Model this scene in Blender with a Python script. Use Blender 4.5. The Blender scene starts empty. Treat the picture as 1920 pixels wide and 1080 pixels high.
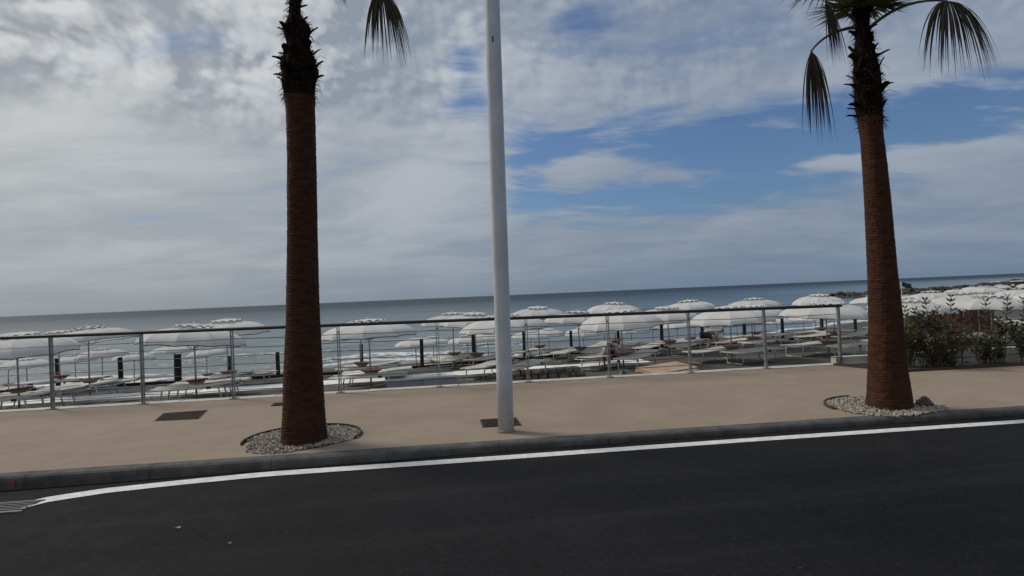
import bpy, math, random
import numpy as np
from mathutils import Vector, Matrix, Quaternion, noise as mnoise
R = math.radians
sc = bpy.context.scene
COL = sc.collection

# ------------------------------------------------------------------ camera
F_PX, HZ0, HZ1 = 1120.0, 594.0, 512.0           # focal length in px, horizon at left / right edge
CAM_H = 1.5
roll = math.atan2(HZ0 - HZ1, 1920.0)
pitch = math.atan((0.5 * (HZ0 + HZ1) - 540.0) / F_PX * math.cos(roll))
cf = Vector((0, math.cos(pitch), math.sin(pitch)))
cu0 = Vector((0, -math.sin(pitch), math.cos(pitch)))
cr0 = Vector((1, 0, 0))
cr = cr0 * math.cos(roll) - cu0 * math.sin(roll)
cu = cr0 * math.sin(roll) + cu0 * math.cos(roll)
CAM = Vector((0, 0, CAM_H))
cam_d = bpy.data.cameras.new("camera")
cam_d.lens = 36.0 * F_PX / 1920.0
cam_d.sensor_width = 36.0
cam_d.clip_start = 0.05
cam_d.clip_end = 60000.0
cam = bpy.data.objects.new("camera", cam_d)
COL.objects.link(cam)
m = Matrix.Identity(4)
for i in range(3):
    m[i][0], m[i][1], m[i][2], m[i][3] = cr[i], cu[i], -cf[i], CAM[i]
cam.matrix_world = m
sc.camera = cam

# ------------------------------------------------------------------ light
SUN_AZ, SUN_EL = -60.0, 46.0                    # degrees from +Y (towards the sea), left of view
sun_dir = Vector((math.sin(R(SUN_AZ)) * math.cos(R(SUN_EL)), math.cos(R(SUN_AZ)) * math.cos(R(SUN_EL)), math.sin(R(SUN_EL))))
sd = bpy.data.lights.new("sun", 'SUN')
sd.energy = 2.1
sd.angle = R(16)
sd.color = (1.0, 0.94, 0.85)
so = bpy.data.objects.new("sun", sd)
so.rotation_euler = sun_dir.to_track_quat('Z', 'Y').to_euler()
so.location = (-20, 10, 30)
COL.objects.link(so)
sc.view_settings.view_transform = 'Standard'
sc.view_settings.look = 'None'
sc.view_settings.exposure = 0.0
sc.view_settings.gamma = 1.0
sc.cycles.use_denoising = True
sc.cycles.max_bounces = 6
sc.cycles.caustics_reflective = False
sc.cycles.caustics_refractive = False


class NT:
    """small helper to write node graphs"""
    def __init__(s, tree):
        s.t = tree; s.n = tree.nodes; s.l = tree.links

    def node(s, kind, **kw):
        n = s.n.new(kind)
        for k, v in kw.items():
            setattr(n, k, v)
        return n

    def put(s, sock, v):
        if v is None:
            return
        if isinstance(v, bpy.types.NodeSocket):
            s.l.new(v, sock)
        else:
            sock.default_value = v

    def math(s, op, a, b=None, c=None, clamp=False):
        n = s.node('ShaderNodeMath', operation=op, use_clamp=clamp)
        s.put(n.inputs[0], a)
        if b is not None: s.put(n.inputs[1], b)
        if c is not None: s.put(n.inputs[2], c)
        return n.outputs[0]

    def vmath(s, op, a, b=None, sc_=None):
        n = s.node('ShaderNodeVectorMath', operation=op)
        s.put(n.inputs[0], a)
        if b is not None: s.put(n.inputs[1], b)
        if sc_ is not None: s.put(n.inputs['Scale'], sc_)
        return n.outputs[1] if op in ('LENGTH', 'DISTANCE', 'DOT_PRODUCT') else n.outputs[0]

    def noise(s, vec, scale, detail=4, rough=0.5, dist=0.0, lac=2.0, dim='3D'):
        n = s.node('ShaderNodeTexNoise', noise_dimensions=dim)
        s.put(n.inputs['Vector'], vec)
        n.inputs['Scale'].default_value = scale
        n.inputs['Detail'].default_value = detail
        n.inputs['Roughness'].default_value = rough
        n.inputs['Distortion'].default_value = dist
        n.inputs['Lacunarity'].default_value = lac
        return n.outputs[0]

    def smooth(s, x, a, b):
        n = s.node('ShaderNodeMapRange', interpolation_type='SMOOTHSTEP')
        s.put(n.inputs['Value'], x)
        n.inputs['From Min'].default_value = a
        n.inputs['From Max'].default_value = b
        return n.outputs[0]

    def lin(s, x, a, b, c=0.0, d=1.0):
        n = s.node('ShaderNodeMapRange')
        s.put(n.inputs['Value'], x)
        for k, v in zip(('From Min', 'From Max', 'To Min', 'To Max'), (a, b, c, d)):
            n.inputs[k].default_value = v
        return n.outputs[0]

    def mix(s, f, a, b, mode='MIX'):
        n = s.node('ShaderNodeMix', data_type='RGBA', blend_type=mode)
        s.put(n.inputs[0], f)
        for k, v in ((6, a), (7, b)):
            if not isinstance(v, bpy.types.NodeSocket) and len(v) == 3:
                v = (*v, 1)
            s.put(n.inputs[k], v)
        return n.outputs[2]

    def sep(s, v):
        n = s.node('ShaderNodeSeparateXYZ'); s.put(n.inputs[0], v)
        return n.outputs

    def comb(s, x, y, z):
        n = s.node('ShaderNodeCombineXYZ')
        for i, v in enumerate((x, y, z)):
            s.put(n.inputs[i], v)
        return n.outputs[0]


# ------------------------------------------------------------------ sky
world = bpy.data.worlds.new("World")
sc.world = world
world.use_nodes = True
w = NT(world.node_tree)
w.n.clear()
sky = w.node('ShaderNodeTexSky', sky_type='NISHITA')
sky.sun_disc = False
sky.sun_elevation = R(SUN_EL)
sky.sun_rotation = R(SUN_AZ)
sky.altitude = 0
sky.air_density = 1.0
sky.dust_density = 0.6
sky.ozone_density = 1.6
tc = w.node('ShaderNodeTexCoord')
d = w.vmath('NORMALIZE', tc.outputs['Generated'])
dx, dy, dz = w.sep(d)
az = w.math('ARCTAN2', dx, dy)                   # radians, + to the right
el = w.math('ARCSINE', w.math('MINIMUM', w.math('MAXIMUM', dz, -1.0), 1.0))
zc = w.math('ADD', w.math('MAXIMUM', dz, 0.0), 0.16)
q = w.comb(w.math('DIVIDE', dx, zc), w.math('DIVIDE', dy, zc), 0.0)


def sky_blob(ax, ey, ra, re):
    """soft patch of sky around azimuth ax / elevation ey (degrees)"""
    u = w.math('DIVIDE', w.math('SUBTRACT', az, R(ax)), R(ra))
    v = w.math('DIVIDE', w.math('SUBTRACT', el, R(ey)), R(re))
    r2 = w.math('ADD', w.math('MULTIPLY', u, u), w.math('MULTIPLY', v, v))
    return w.math('POWER', 2.718, w.math('MULTIPLY', r2, -1.0))


warp = w.node('ShaderNodeTexNoise', noise_dimensions='2D')
w.put(warp.inputs['Vector'], q)
warp.inputs['Scale'].default_value = 0.8
warp.inputs['Detail'].default_value = 2
qw = w.vmath('ADD', q, w.vmath('SCALE', w.vmath('SUBTRACT', warp.outputs['Color'], (0.5, 0.5, 0.5)), sc_=0.8))
n1 = w.noise(qw, 0.85, 6, 0.50, dim='2D')                  # broad cloud sheets
wis = w.noise(w.vmath('MULTIPLY', qw, (0.55, 1.3, 1.0)), 2.2, 6, 0.60, dim='2D')   # wisps drawn out by the wind
holes = None
for (a_, e_, ra_, re_, k_) in (
        (9.0, 14.2, 9.0, 2.3, 0.36), (26.5, 12.0, 9.5, 2.8, 0.42), (13.0, 8.3, 13.0, 1.7, 0.34), (20.0, 11.0, 24.0, 4.2, 0.12),
        (7.5, 23.5, 4.2, 2.6, 0.27), (-3.5, 20.5, 3.2, 4.0, 0.29), (39.0, 12.2, 8.0, 2.3, 0.40),
        (2.0, 11.0, 3.0, 3.5, 0.22), (62, 24, 12, 6, 0.3), (85, 10, 20, 4, 0.35), (-95, 40, 20, 10, 0.25), (150, 35, 30, 12, 0.3)):
    b = w.math('MULTIPLY', sky_blob(a_, e_, ra_, re_), k_)
    holes = b if holes is None else w.math('ADD', holes, b)
fill = w.math('ADD', w.math('MULTIPLY', sky_blob(7.5, 11.2, 5.0, 1.5), 0.26), w.math('MULTIPLY', sky_blob(18.0, 10.0, 5.0, 1.0), 0.24))
fill = w.math('ADD', fill, w.math('MULTIPLY', sky_blob(32.0, 9.6, 9.0, 0.6), 0.20))
dens = w.math('ADD', w.math('MULTIPLY', n1, 0.55), w.math('MULTIPLY', wis, 0.62))
brk = w.noise(w.vmath('MULTIPLY', q, (0.5, 1.0, 1.0)), 3.4, 4, 0.62, dim='2D')
holes = w.math('MULTIPLY', holes, w.lin(brk, 0.3, 0.7, 1.45, 0.55))
dens = w.math('SUBTRACT', w.math('ADD', w.math('ADD', dens, 0.06), fill), holes)
cov = w.smooth(dens, 0.26, 0.56)
cov = w.math('MULTIPLY_ADD', cov, 0.92, 0.06)
left = w.smooth(az, R(25), R(-45))               # whiter towards the sun
puff = w.math('MULTIPLY', w.smooth(el, R(12), R(20)), w.lin(left, 0.0, 0.6, 0.35, 1.0))
# heaped clouds stand upright, so they are laid out by bearing and height, not on the flat layer
va = w.comb(w.math('ADD', az, 0.31), w.math('MULTIPLY', el, 1.35), 0.3)
va = w.vmath('ADD', va, w.vmath('SCALE', w.vmath('SUBTRACT', warp.outputs['Color'], (0.5, 0.5, 0.5)), sc_=0.10))


def heap(v):
    vo = w.node('ShaderNodeTexVoronoi', feature='F1', voronoi_dimensions='2D')
    w.put(vo.inputs['Vector'], v)
    vo.inputs['Scale'].default_value = 11.0
    vo.inputs['Detail'].default_value = 2.0
    vo.inputs['Roughness'].default_value = 0.55
    vo.inputs['Lacunarity'].default_value = 2.3
    vo.normalize = True
    return w.math('ADD', w.math('MULTIPLY', w.noise(v, 4.4, 6, 0.55, dim='2D'), 1.65), w.math('MULTIPLY', vo.outputs['Distance'], -0.95))


h0 = heap(va)
h1 = heap(w.vmath('ADD', va, (-0.010, 0.014, 0.0)))
lumpm = w.smooth(h0, 0.36, 0.66)
relief = w.math('MULTIPLY', w.math('SUBTRACT', h0, h1), 1.7)
soft = w.smooth(w.math('MULTIPLY_ADD', n1, 0.6, w.math('MULTIPLY', wis, 0.4)), 0.36, 0.64)
sh_lo = w.math('MULTIPLY_ADD', soft, 0.50, 0.24)
sh_hi = w.math('ADD', w.math('MULTIPLY_ADD', lumpm, 0.62, 0.10), relief)
shade = w.math('ADD', w.math('MULTIPLY', sh_hi, puff), w.math('MULTIPLY', sh_lo, w.math('SUBTRACT', 1.0, puff)), clamp=True)
dark_c = w.mix(left, (0.180, 0.240, 0.340), (0.335, 0.362, 0.392))
lite_c = w.mix(left, (0.43, 0.47, 0.53), (0.66, 0.68, 0.68))
cloud = w.mix(shade, dark_c, lite_c)
blue = w.mix(1.0, sky.outputs[0], (0.039, 0.054, 0.073), 'MULTIPLY')
base = w.mix(cov, blue, cloud)
hz = w.math('POWER', 2.718, w.math('MULTIPLY', w.math('MAXIMUM', el, 0.0), -10.0))
hz = w.math('MULTIPLY', hz, 0.94)
haze_c = w.mix(left, (0.140, 0.205, 0.290), (0.275, 0.305, 0.330))
base = w.mix(hz, base, haze_c)
bg = w.node('ShaderNodeBackground')
w.put(bg.inputs['Color'], base)
bg.inputs['Strength'].default_value = 1.0
outw = w.node('ShaderNodeOutputWorld')
w.l.new(bg.outputs[0], outw.inputs[0])


# ------------------------------------------------------------------ pixel helpers
def ray(px, py):
    return cf + cr * ((px - 960.0) / F_PX) - cu * ((py - 540.0) / F_PX)


def at_z(px, py, z):
    r = ray(px, py)
    return CAM + r * ((z - CAM_H) / r.z)


def at_y(px, py, Y):
    r = ray(px, py)
    return CAM + r * (Y / r.y)


# ------------------------------------------------------------------ mesh helpers
class MB:
    def __init__(s):
        s.v = []; s.f = []

    def add(s, vs, fs):
        o = len(s.v)
        s.v += [tuple(x) for x in vs]
        s.f += [tuple(i + o for i in q_) for q_ in fs]

    def box(s, c, size, rz=0.0, mat=None, taper=1.0):
        hx, hy, hz_ = (k / 2 for k in size)
        vs = []
        for z in (-1, 1):
            t = taper if z > 0 else 1.0
            for x, y in ((-1, -1), (1, -1), (1, 1), (-1, 1)):
                vs.append(Vector((x * hx * t, y * hy * t, z * hz_)))
        M_ = mat if mat is not None else Matrix.Rotation(rz, 3, 'Z')
        vs = [M_ @ v + Vector(c) for v in vs]
        s.add(vs, [(3, 2, 1, 0), (4, 5, 6, 7), (0, 1, 5, 4), (1, 2, 6, 5), (2, 3, 7, 6), (3, 0, 4, 7)])

    def tube(s, pts, rad, n=8, cap=True):
        pts = [Vector(p) for p in pts]
        rads = rad if isinstance(rad, (list, tuple)) else [rad] * len(pts)
        rings = []
        up = None
        for i, p in enumerate(pts):
            a = pts[max(0, i - 1)]; b = pts[min(len(pts) - 1, i + 1)]
            t = (b - a).normalized()
            if up is None:
                up = Vector((0, 0, 1)) if abs(t.z) < 0.9 else Vector((1, 0, 0))
            sx = t.cross(up).normalized(); sy = sx.cross(t).normalized(); up = sy
            rings.append([p + sx * (math.cos(2 * math.pi * k / n) * rads[i]) + sy * (math.sin(2 * math.pi * k / n) * rads[i]) for k in range(n)])
        s.loft(rings, cap)

    def loft(s, rings, cap=True):
        n = len(rings[0])
        vs = [v for r in rings for v in r]
        fs = []
        for i in range(len(rings) - 1):
            for k in range(n):
                a = i * n + k; b = i * n + (k + 1) % n
                fs.append((a, b, b + n, a + n))
        if cap:
            fs.append(tuple(reversed(range(n))))
            fs.append(tuple(range((len(rings) - 1) * n, len(rings) * n)))
        s.add(vs, fs)

    def lathe(s, prof, n=24, c=(0, 0, 0), cap=True):
        c = Vector(c)
        rings = [[c + Vector((r * math.cos(2 * math.pi * k / n), r * math.sin(2 * math.pi * k / n), z)) for k in range(n)] for r, z in prof]
        s.loft(rings, cap)

    def quad(s, a, b, c, d_):
        s.add([a, b, c, d_], [(0, 1, 2, 3)])

    def mesh(s, name, material, smooth=False):
        me = bpy.data.meshes.new(name)
        me.from_pydata(s.v, [], s.f)
        me.update()
        if smooth:
            me.polygons.foreach_set('use_smooth', [True] * len(me.polygons))
        if material is not None:
            me.materials.append(material)
        return me

    def build(s, name, material, parent=None, smooth=False, loc=None):
        o = bpy.data.objects.new(name, s.mesh(name, material, smooth))
        COL.objects.link(o)
        if parent is not None: o.parent = parent
        if loc is not None: o.location = loc
        return o


def link(name, me, parent=None, loc=None, rot=None, scale=None):
    o = bpy.data.objects.new(name, me)
    COL.objects.link(o)
    if parent is not None: o.parent = parent
    if loc is not None: o.location = loc
    if rot is not None: o.rotation_euler = rot
    if scale is not None: o.scale = scale
    return o


def empty(name, loc=(0, 0, 0), rz=0.0):
    o = bpy.data.objects.new(name, None)
    o.empty_display_size = 0.1
    o.location = loc; o.rotation_euler = (0, 0, rz)
    COL.objects.link(o)
    return o


def tag(o, label=None, cat=None, group=None, kind=None):
    if label: o['label'] = label
    if cat: o['category'] = cat
    if group: o['group'] = group
    if kind: o['kind'] = kind
    return o


def copy_tree(o, parent=None):
    c = o.copy()
    COL.objects.link(c)
    c.parent = parent
    for ch in KIDS.get(o.name, ()):
        copy_tree(ch, c)
    return c


KIDS = {}


def note_kids(o):
    KIDS[o.name] = [x for x in COL.objects if x.parent == o]
    for k in KIDS[o.name]:
        note_kids(k)


def smoothstep(a, b, x):
    t = np.clip((x - a) / (b - a), 0, 1)
    return t * t * (3 - 2 * t)


# ------------------------------------------------------------------ materials
def mat(name):
    mt = bpy.data.materials.new(name)
    mt.use_nodes = True
    t = NT(mt.node_tree)
    b = mt.node_tree.nodes['Principled BSDF']
    return mt, t, b


def simple(name, col, rough=0.6, var=0.15, scale=8.0, metal=0.0, bump=0.0, bscale=40.0, spec=0.5, obj_var=0.0):
    mt, t, b = mat(name)
    tc_ = t.node('ShaderNodeTexCoord')
    n = t.noise(tc_.outputs['Object'], scale, 5, 0.6)
    lo = tuple(c * (1 - var) for c in col); hi = tuple(min(1, c * (1 + var)) for c in col)
    c_ = t.mix(t.smooth(n, 0.3, 0.7), lo, hi)
    if obj_var:
        oi = t.node('ShaderNodeObjectInfo')
        c_ = t.mix(1.0, c_, t.mix(oi.outputs['Random'], (1 - obj_var,) * 3, (1 + obj_var * 0.5,) * 3), 'MULTIPLY')
    t.put(b.inputs['Base Color'], c_)
    b.inputs['Roughness'].default_value = rough
    b.inputs['Metallic'].default_value = metal
    b.inputs['Specular IOR Level'].default_value = spec
    if bump:
        bn = t.node('ShaderNodeBump')
        bn.inputs['Strength'].default_value = bump
        bn.inputs['Distance'].default_value = 0.01
        t.put(bn.inputs['Height'], t.noise(tc_.outputs['Object'], bscale, 4, 0.6))
        t.put(b.inputs['Normal'], bn.outputs[0])
    return mt


M = {}
# asphalt: fine aggregate, faint wheel polish, small pale specks
mt, t, b = mat('asphalt')
P = t.node('ShaderNodeTexCoord').outputs['Object']
big = t.noise(P, 0.35, 4, 0.6)
mid = t.noise(P, 3.0, 6, 0.65)
fine = t.noise(P, 60, 4, 0.85)
c_ = t.mix(t.smooth(big, 0.3, 0.7), (0.0095, 0.0093, 0.0104), (0.0135, 0.0132, 0.0144))
c_ = t.mix(t.math('MULTIPLY', t.smooth(mid, 0.45, 0.75), 0.4), c_, (0.025, 0.0245, 0.025))
yaw_ = math.radians(7)
rotv = t.node('ShaderNodeVectorRotate', rotation_type='Z_AXIS'); t.put(rotv.inputs['Vector'], P); rotv.inputs['Angle'].default_value = -yaw_
streak = t.noise(t.vmath('MULTIPLY', rotv.outputs[0], (0.10, 1.6, 1.0)), 1.2, 5, 0.6)
c_ = t.mix(t.math('MULTIPLY', t.smooth(streak, 0.5, 0.72), 0.5), c_, (0.030, 0.029, 0.030))
c_ = t.mix(t.math('MULTIPLY', t.smooth(streak, 0.46, 0.3), 0.5), c_, (0.008, 0.008, 0.009))
c_ = t.mix(t.math('MULTIPLY', t.smooth(fine, 0.56, 0.74), 0.55), c_, (0.040, 0.039, 0.039))
vor = t.node('ShaderNodeTexVoronoi'); vor.inputs['Scale'].default_value = 9; t.put(vor.inputs['Vector'], P)
spk = t.math('MULTIPLY', t.math('LESS_THAN', vor.outputs['Distance'], 0.045), t.math('GREATER_THAN', t.noise(P, 2.3, 2), 0.60))
gr_ = t.noise(P, 26, 3, 0.9)
c_ = t.mix(t.math('MULTIPLY', t.smooth(gr_, 0.52, 0.72), 0.55), c_, (0.036, 0.035, 0.036))
c_ = t.mix(t.math('MULTIPLY', t.smooth(gr_, 0.46, 0.28), 0.6), c_, (0.006, 0.006, 0.007))
c_ = t.mix(t.math('MULTIPLY', spk, 0.5), c_, (0.25, 0.24, 0.22))
t.put(b.inputs['Base Color'], c_)
t.put(b.inputs['Roughness'], t.lin(mid, 0.3, 0.7, 0.78, 0.95))
b.inputs['Specular IOR Level'].default_value = 0.10
bn = t.node('ShaderNodeBump'); bn.inputs['Strength'].default_value = 0.6; bn.inputs['Distance'].default_value = 0.006
t.put(bn.inputs['Height'], fine); t.put(b.inputs['Normal'], bn.outputs[0])
M['asphalt'] = mt
# promenade: washed beige aggregate screed with broad stains
mt, t, b = mat('beige_screed')
P = t.node('ShaderNodeTexCoord').outputs['Object']
big = t.noise(P, 0.6, 6, 0.68, 0.6)
mid = t.noise(P, 2.6, 6, 0.65)
fine = t.noise(P, 48, 4, 0.85)
c_ = t.mix(t.smooth(big, 0.32, 0.68), (0.246, 0.190, 0.143), (0.292, 0.230, 0.174))
c_ = t.mix(t.math('MULTIPLY', t.smooth(mid, 0.48, 0.72), 0.6), c_, (0.222, 0.176, 0.140))
c_ = t.mix(t.math('MULTIPLY', t.smooth(fine, 0.5, 0.7), 0.5), c_, (0.34, 0.285, 0.225))
c_ = t.mix(t.math('MULTIPLY', t.smooth(fine, 0.46, 0.3), 0.45), c_, (0.14, 0.10, 0.07))
t.put(b.inputs['Base Color'], c_)
b.inputs['Roughness'].default_value = 0.9
b.inputs['Specular IOR Level'].default_value = 0.2
bn = t.node('ShaderNodeBump'); bn.inputs['Strength'].default_value = 0.5; bn.inputs['Distance'].default_value = 0.004
t.put(bn.inputs['Height'], fine); t.put(b.inputs['Normal'], bn.outputs[0])
M['screed'] = mt
M['kerb'] = simple('kerb_stone', (0.088, 0.086, 0.082), 0.85, 0.3, 5, bump=0.5, bscale=90, obj_var=0.07, spec=0.2)
M['line'] = simple('road_paint', (0.62, 0.62, 0.60), 0.7, 0.16, 14, bump=0.3, bscale=120)
M['cover'] = simple('cast_cover', (0.034, 0.026, 0.022), 0.95, 0.35, 12, bump=0.6, bscale=60, spec=0.06)
M['coping'] = simple('pale_concrete', (0.42, 0.40, 0.36), 0.85, 0.2, 4, bump=0.4, bscale=50)
M['slab'] = simple('white_slab', (0.72, 0.71, 0.68), 0.85, 0.12, 5, bump=0.4, bscale=40, obj_var=0.12)
M['grey_block'] = simple('grey_block', (0.30, 0.30, 0.30), 0.9, 0.15, 4, bump=0.3, bscale=40)
M['rail'] = simple('dark_rail_metal', (0.028, 0.029, 0.031), 0.5, 0.2, 6, metal=0.4)
M['post'] = simple('post_steel', (0.27, 0.275, 0.28), 0.42, 0.2, 5, metal=0.5)
M['cable'] = simple('cable_steel', (0.05, 0.05, 0.053), 0.45, 0.1, 5, metal=0.5)
M['lamp'] = simple('white_column_paint', (0.53, 0.54, 0.555), 0.45, 0.10, 3.5)
M['lampseal'] = simple('column_collar', (0.20, 0.19, 0.17), 0.8, 0.2, 9)
M['steel_edge'] = simple('corten_edging', (0.055, 0.035, 0.025), 0.8, 0.3, 10)
M['soil'] = simple('dark_soil', (0.022, 0.018, 0.015), 0.95, 0.4, 12, bump=1.0, bscale=25)
M['rock'] = simple('dark_rock', (0.060, 0.055, 0.048), 0.9, 0.4, 6, bump=0.8, bscale=12, obj_var=0.3)
M['brownrock'] = simple('brown_rock', (0.085, 0.060, 0.040), 0.9, 0.35, 9, bump=0.8, bscale=20)
M['pebble'] = simple('pale_pebbles', (0.46, 0.41, 0.34), 0.85, 0.45, 30)
M['canopy_red'] = simple('red_plastic', (0.20, 0.022, 0.018), 0.45, 0.25, 8)
M['tray_bowl'] = simple('pale_tray_plastic', (0.46, 0.33, 0.27), 0.5, 0.12, 6)
M['pole'] = simple('umbrella_pole_metal', (0.33, 0.34, 0.34), 0.45, 0.15, 5, metal=0.3)
M['trim'] = simple('dark_hem', (0.045, 0.045, 0.05), 0.9, 0.1)
M['frame'] = simple('lounger_tube', (0.52, 0.52, 0.50), 0.4, 0.1, 6, metal=0.2, obj_var=0.15)
M['hinge'] = simple('dark_hinge', (0.03, 0.03, 0.03), 0.5, 0.1)
M['sling'] = simple('lounger_sling', (0.46, 0.45, 0.39), 0.85, 0.12, 5, bump=0.25, bscale=120, obj_var=0.18)
M['timber'] = simple('dark_timber', (0.018, 0.016, 0.015), 0.85, 0.45, 9, bump=0.9, bscale=22, obj_var=0.3)
M['ply'] = simple('plywood', (0.36, 0.25, 0.165), 0.8, 0.16, 3, bump=0.3, bscale=20)
M['rubble'] = simple('rubble_stone', (0.20, 0.165, 0.125), 0.9, 0.35, 6, bump=0.8, bscale=16, obj_var=0.3)
M['bag'] = simple('black_plastic', (0.014, 0.014, 0.015), 0.5, 0.2)
M['redwood'] = simple('red_fence_paint', (0.13, 0.040, 0.034), 0.75, 0.3, 6, obj_var=0.35)
M['hut'] = simple('brown_boards', (0.14, 0.075, 0.045), 0.85, 0.2, 5, obj_var=0.2)
M['roofwhite'] = simple('white_roof', (0.62, 0.62, 0.60), 0.8, 0.1)
M['flag'] = simple('dark_flag', (0.03, 0.032, 0.05), 0.8, 0.15)
M['bark_stem'] = simple('shrub_stem', (0.10, 0.075, 0.05), 0.9, 0.3, 20)
M['petiole'] = simple('petiole', (0.085, 0.06, 0.03), 0.7, 0.3, 10)
M['skin'] = simple('skin', (0.33, 0.20, 0.14), 0.6, 0.08)
M['hair_grey'] = simple('grey_hair', (0.12, 0.12, 0.125), 0.8, 0.3, 40)
M['hair_black'] = simple('black_hair', (0.012, 0.011, 0.011), 0.6, 0.2, 40)
M['shirt_pale'] = simple('pale_shirt', (0.47, 0.48, 0.51), 0.9, 0.1, 6, bump=0.3, bscale=18)
M['shirt_grey'] = simple('grey_shirt', (0.36, 0.34, 0.33), 0.9, 0.1, 6, bump=0.3, bscale=18)
M['shorts'] = simple('dark_shorts', (0.022, 0.024, 0.03), 0.9, 0.15)
M['redpaint'] = simple('red_spray', (0.32, 0.03, 0.025), 0.8, 0.2)
M['scrap'] = simple('pale_scrap', (0.42, 0.40, 0.36), 0.9, 0.2)
M['grate'] = simple('galvanised_grate', (0.18, 0.185, 0.19), 0.5, 0.2, 10, metal=0.5)
M['dark'] = simple('hollow_shade', (0.006, 0.006, 0.006), 0.95, 0.1)  # near-black colour standing in for the shade inside hollows
M['glass'] = simple('lamp_diffuser', (0.7, 0.7, 0.68), 0.3, 0.05)

# white umbrella cloth, lets light through
mt, t, b = mat('umbrella_cloth')
P = t.node('ShaderNodeTexCoord').outputs['Object']
n = t.noise(P, 3.5, 5, 0.6)
oi = t.node('ShaderNodeObjectInfo')
c_ = t.mix(t.smooth(n, 0.35, 0.75), (0.76, 0.755, 0.735), (0.84, 0.835, 0.82))
c_ = t.mix(1.0, c_, t.mix(oi.outputs['Random'], (0.9, 0.9, 0.9), (1.02, 1.02, 1.02)), 'MULTIPLY')
t.put(b.inputs['Base Color'], c_)
b.inputs['Roughness'].default_value = 0.9
b.inputs['Specular IOR Level'].default_value = 0.1
bn = t.node('ShaderNodeBump'); bn.inputs['Strength'].default_value = 0.35; bn.inputs['Distance'].default_value = 0.02
t.put(bn.inputs['Height'], t.noise(P, 5, 4, 0.55)); t.put(b.inputs['Normal'], bn.outputs[0])
tr = t.node('ShaderNodeBsdfTranslucent'); t.put(tr.inputs['Color'], c_)
mx = t.node('ShaderNodeMixShader'); mx.inputs[0].default_value = 0.38
t.l.new(b.outputs[0], mx.inputs[1]); t.l.new(tr.outputs[0], mx.inputs[2])
t.l.new(mx.outputs[0], mt.node_tree.nodes['Material Output'].inputs[0])
M['cloth'] = mt

# dark volcanic sand, trampled
mt, t, b = mat('grey_sand')
P = t.node('ShaderNodeTexCoord').outputs['Object']
n = t.noise(P, 0.7, 6, 0.65)
n2 = t.noise(P, 6, 6, 0.7)
c_ = t.mix(t.smooth(n, 0.3, 0.7), (0.062, 0.060, 0.054), (0.105, 0.100, 0.088))
c_ = t.mix(t.math('MULTIPLY', t.smooth(n2, 0.5, 0.8), 0.6), c_, (0.145, 0.138, 0.12))
c_ = t.mix(t.math('MULTIPLY', t.smooth(n2, 0.45, 0.25), 0.6), c_, (0.055, 0.053, 0.05))
t.put(b.inputs['Base Color'], c_)
b.inputs['Roughness'].default_value = 0.95
b.inputs['Specular IOR Level'].default_value = 0.15
bn = t.node('ShaderNodeBump'); bn.inputs['Strength'].default_value = 0.9; bn.inputs['Distance'].default_value = 0.06
t.put(bn.inputs['Height'], t.noise(P, 4.5, 6, 0.65)); t.put(b.inputs['Normal'], bn.outputs[0])
M['sand'] = mt

# sea: silty pale water by the shore, deepening offshore; foam attribute
mt, t, b = mat('sea_water')
geo = t.node('ShaderNodeNewGeometry')
P = geo.outputs['Position']
px_, py_, pz_ = t.sep(P)
at = t.node('ShaderNodeAttribute'); at.attribute_name = 'off'
offs = at.outputs['Fac']
wob = t.math('MULTIPLY_ADD', t.noise(P, 0.035, 4, 0.6), 50.0, -25.0)
dd = t.math('ADD', offs, wob)
c_ = t.mix(t.smooth(dd, 5, 45), (0.135, 0.165, 0.165), (0.062, 0.108, 0.122))
c_ = t.mix(t.smooth(dd, 35, 170), c_, (0.014, 0.036, 0.050))
c_ = t.mix(t.smooth(dd, 200, 1500), c_, (0.011, 0.015, 0.030))
fo = t.node('ShaderNodeAttribute'); fo.attribute_name = 'foam'
fn = t.noise(t.vmath('MULTIPLY', P, (1.0, 1.6, 1.0)), 1.3, 7, 0.72)
foam = t.math('MULTIPLY', t.smooth(t.math('ADD', fo.outputs['Fac'], t.math('MULTIPLY_ADD', fn, 1.7, -0.95)), 0.42, 0.74), 0.85)
c2 = t.mix(foam, c_, (0.74, 0.75, 0.75))
t.put(b.inputs['Base Color'], c2)
t.put(b.inputs['Roughness'], t.math('MAXIMUM', t.lin(offs, 0, 400, 0.16, 0.45), t.math('MULTIPLY', foam, 0.8)))
b.inputs['IOR'].default_value = 1.33
t.put(b.inputs['Specular IOR Level'], t.lin(offs, 20, 400, 0.38, 0.20))
bn = t.node('ShaderNodeBump'); bn.inputs['Strength'].default_value = 0.75
bn.inputs['Distance'].default_value = 0.25
wv = t.math('ADD', t.noise(t.vmath('MULTIPLY', P, (0.45, 1.0, 1.0)), 0.9, 6, 0.62), t.math('MULTIPLY', t.noise(t.vmath('MULTIPLY', P, (0.35, 1.0, 1.0)), 0.12, 5, 0.6), 3.0))
t.put(bn.inputs['Height'], wv); t.put(b.inputs['Normal'], bn.outputs[0])
M['sea'] = mt


def leaf_mat(name, c0, c1, trans=0.25, rough=0.55):
    mt, t, b = mat(name)
    geo = t.node('ShaderNodeNewGeometry')
    c_ = t.mix(geo.outputs['Random Per Island'], c0, c1)
    t.put(b.inputs['Base Color'], c_)
    b.inputs['Roughness'].default_value = rough
    b.inputs['Specular IOR Level'].default_value = 0.3
    tr = t.node('ShaderNodeBsdfTranslucent'); t.put(tr.inputs['Color'], c_)
    mx = t.node('ShaderNodeMixShader'); mx.inputs[0].default_value = trans
    t.l.new(b.outputs[0], mx.inputs[1]); t.l.new(tr.outputs[0], mx.inputs[2])
    t.l.new(mx.outputs[0], mt.node_tree.nodes['Material Output'].inputs[0])
    return mt


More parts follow.
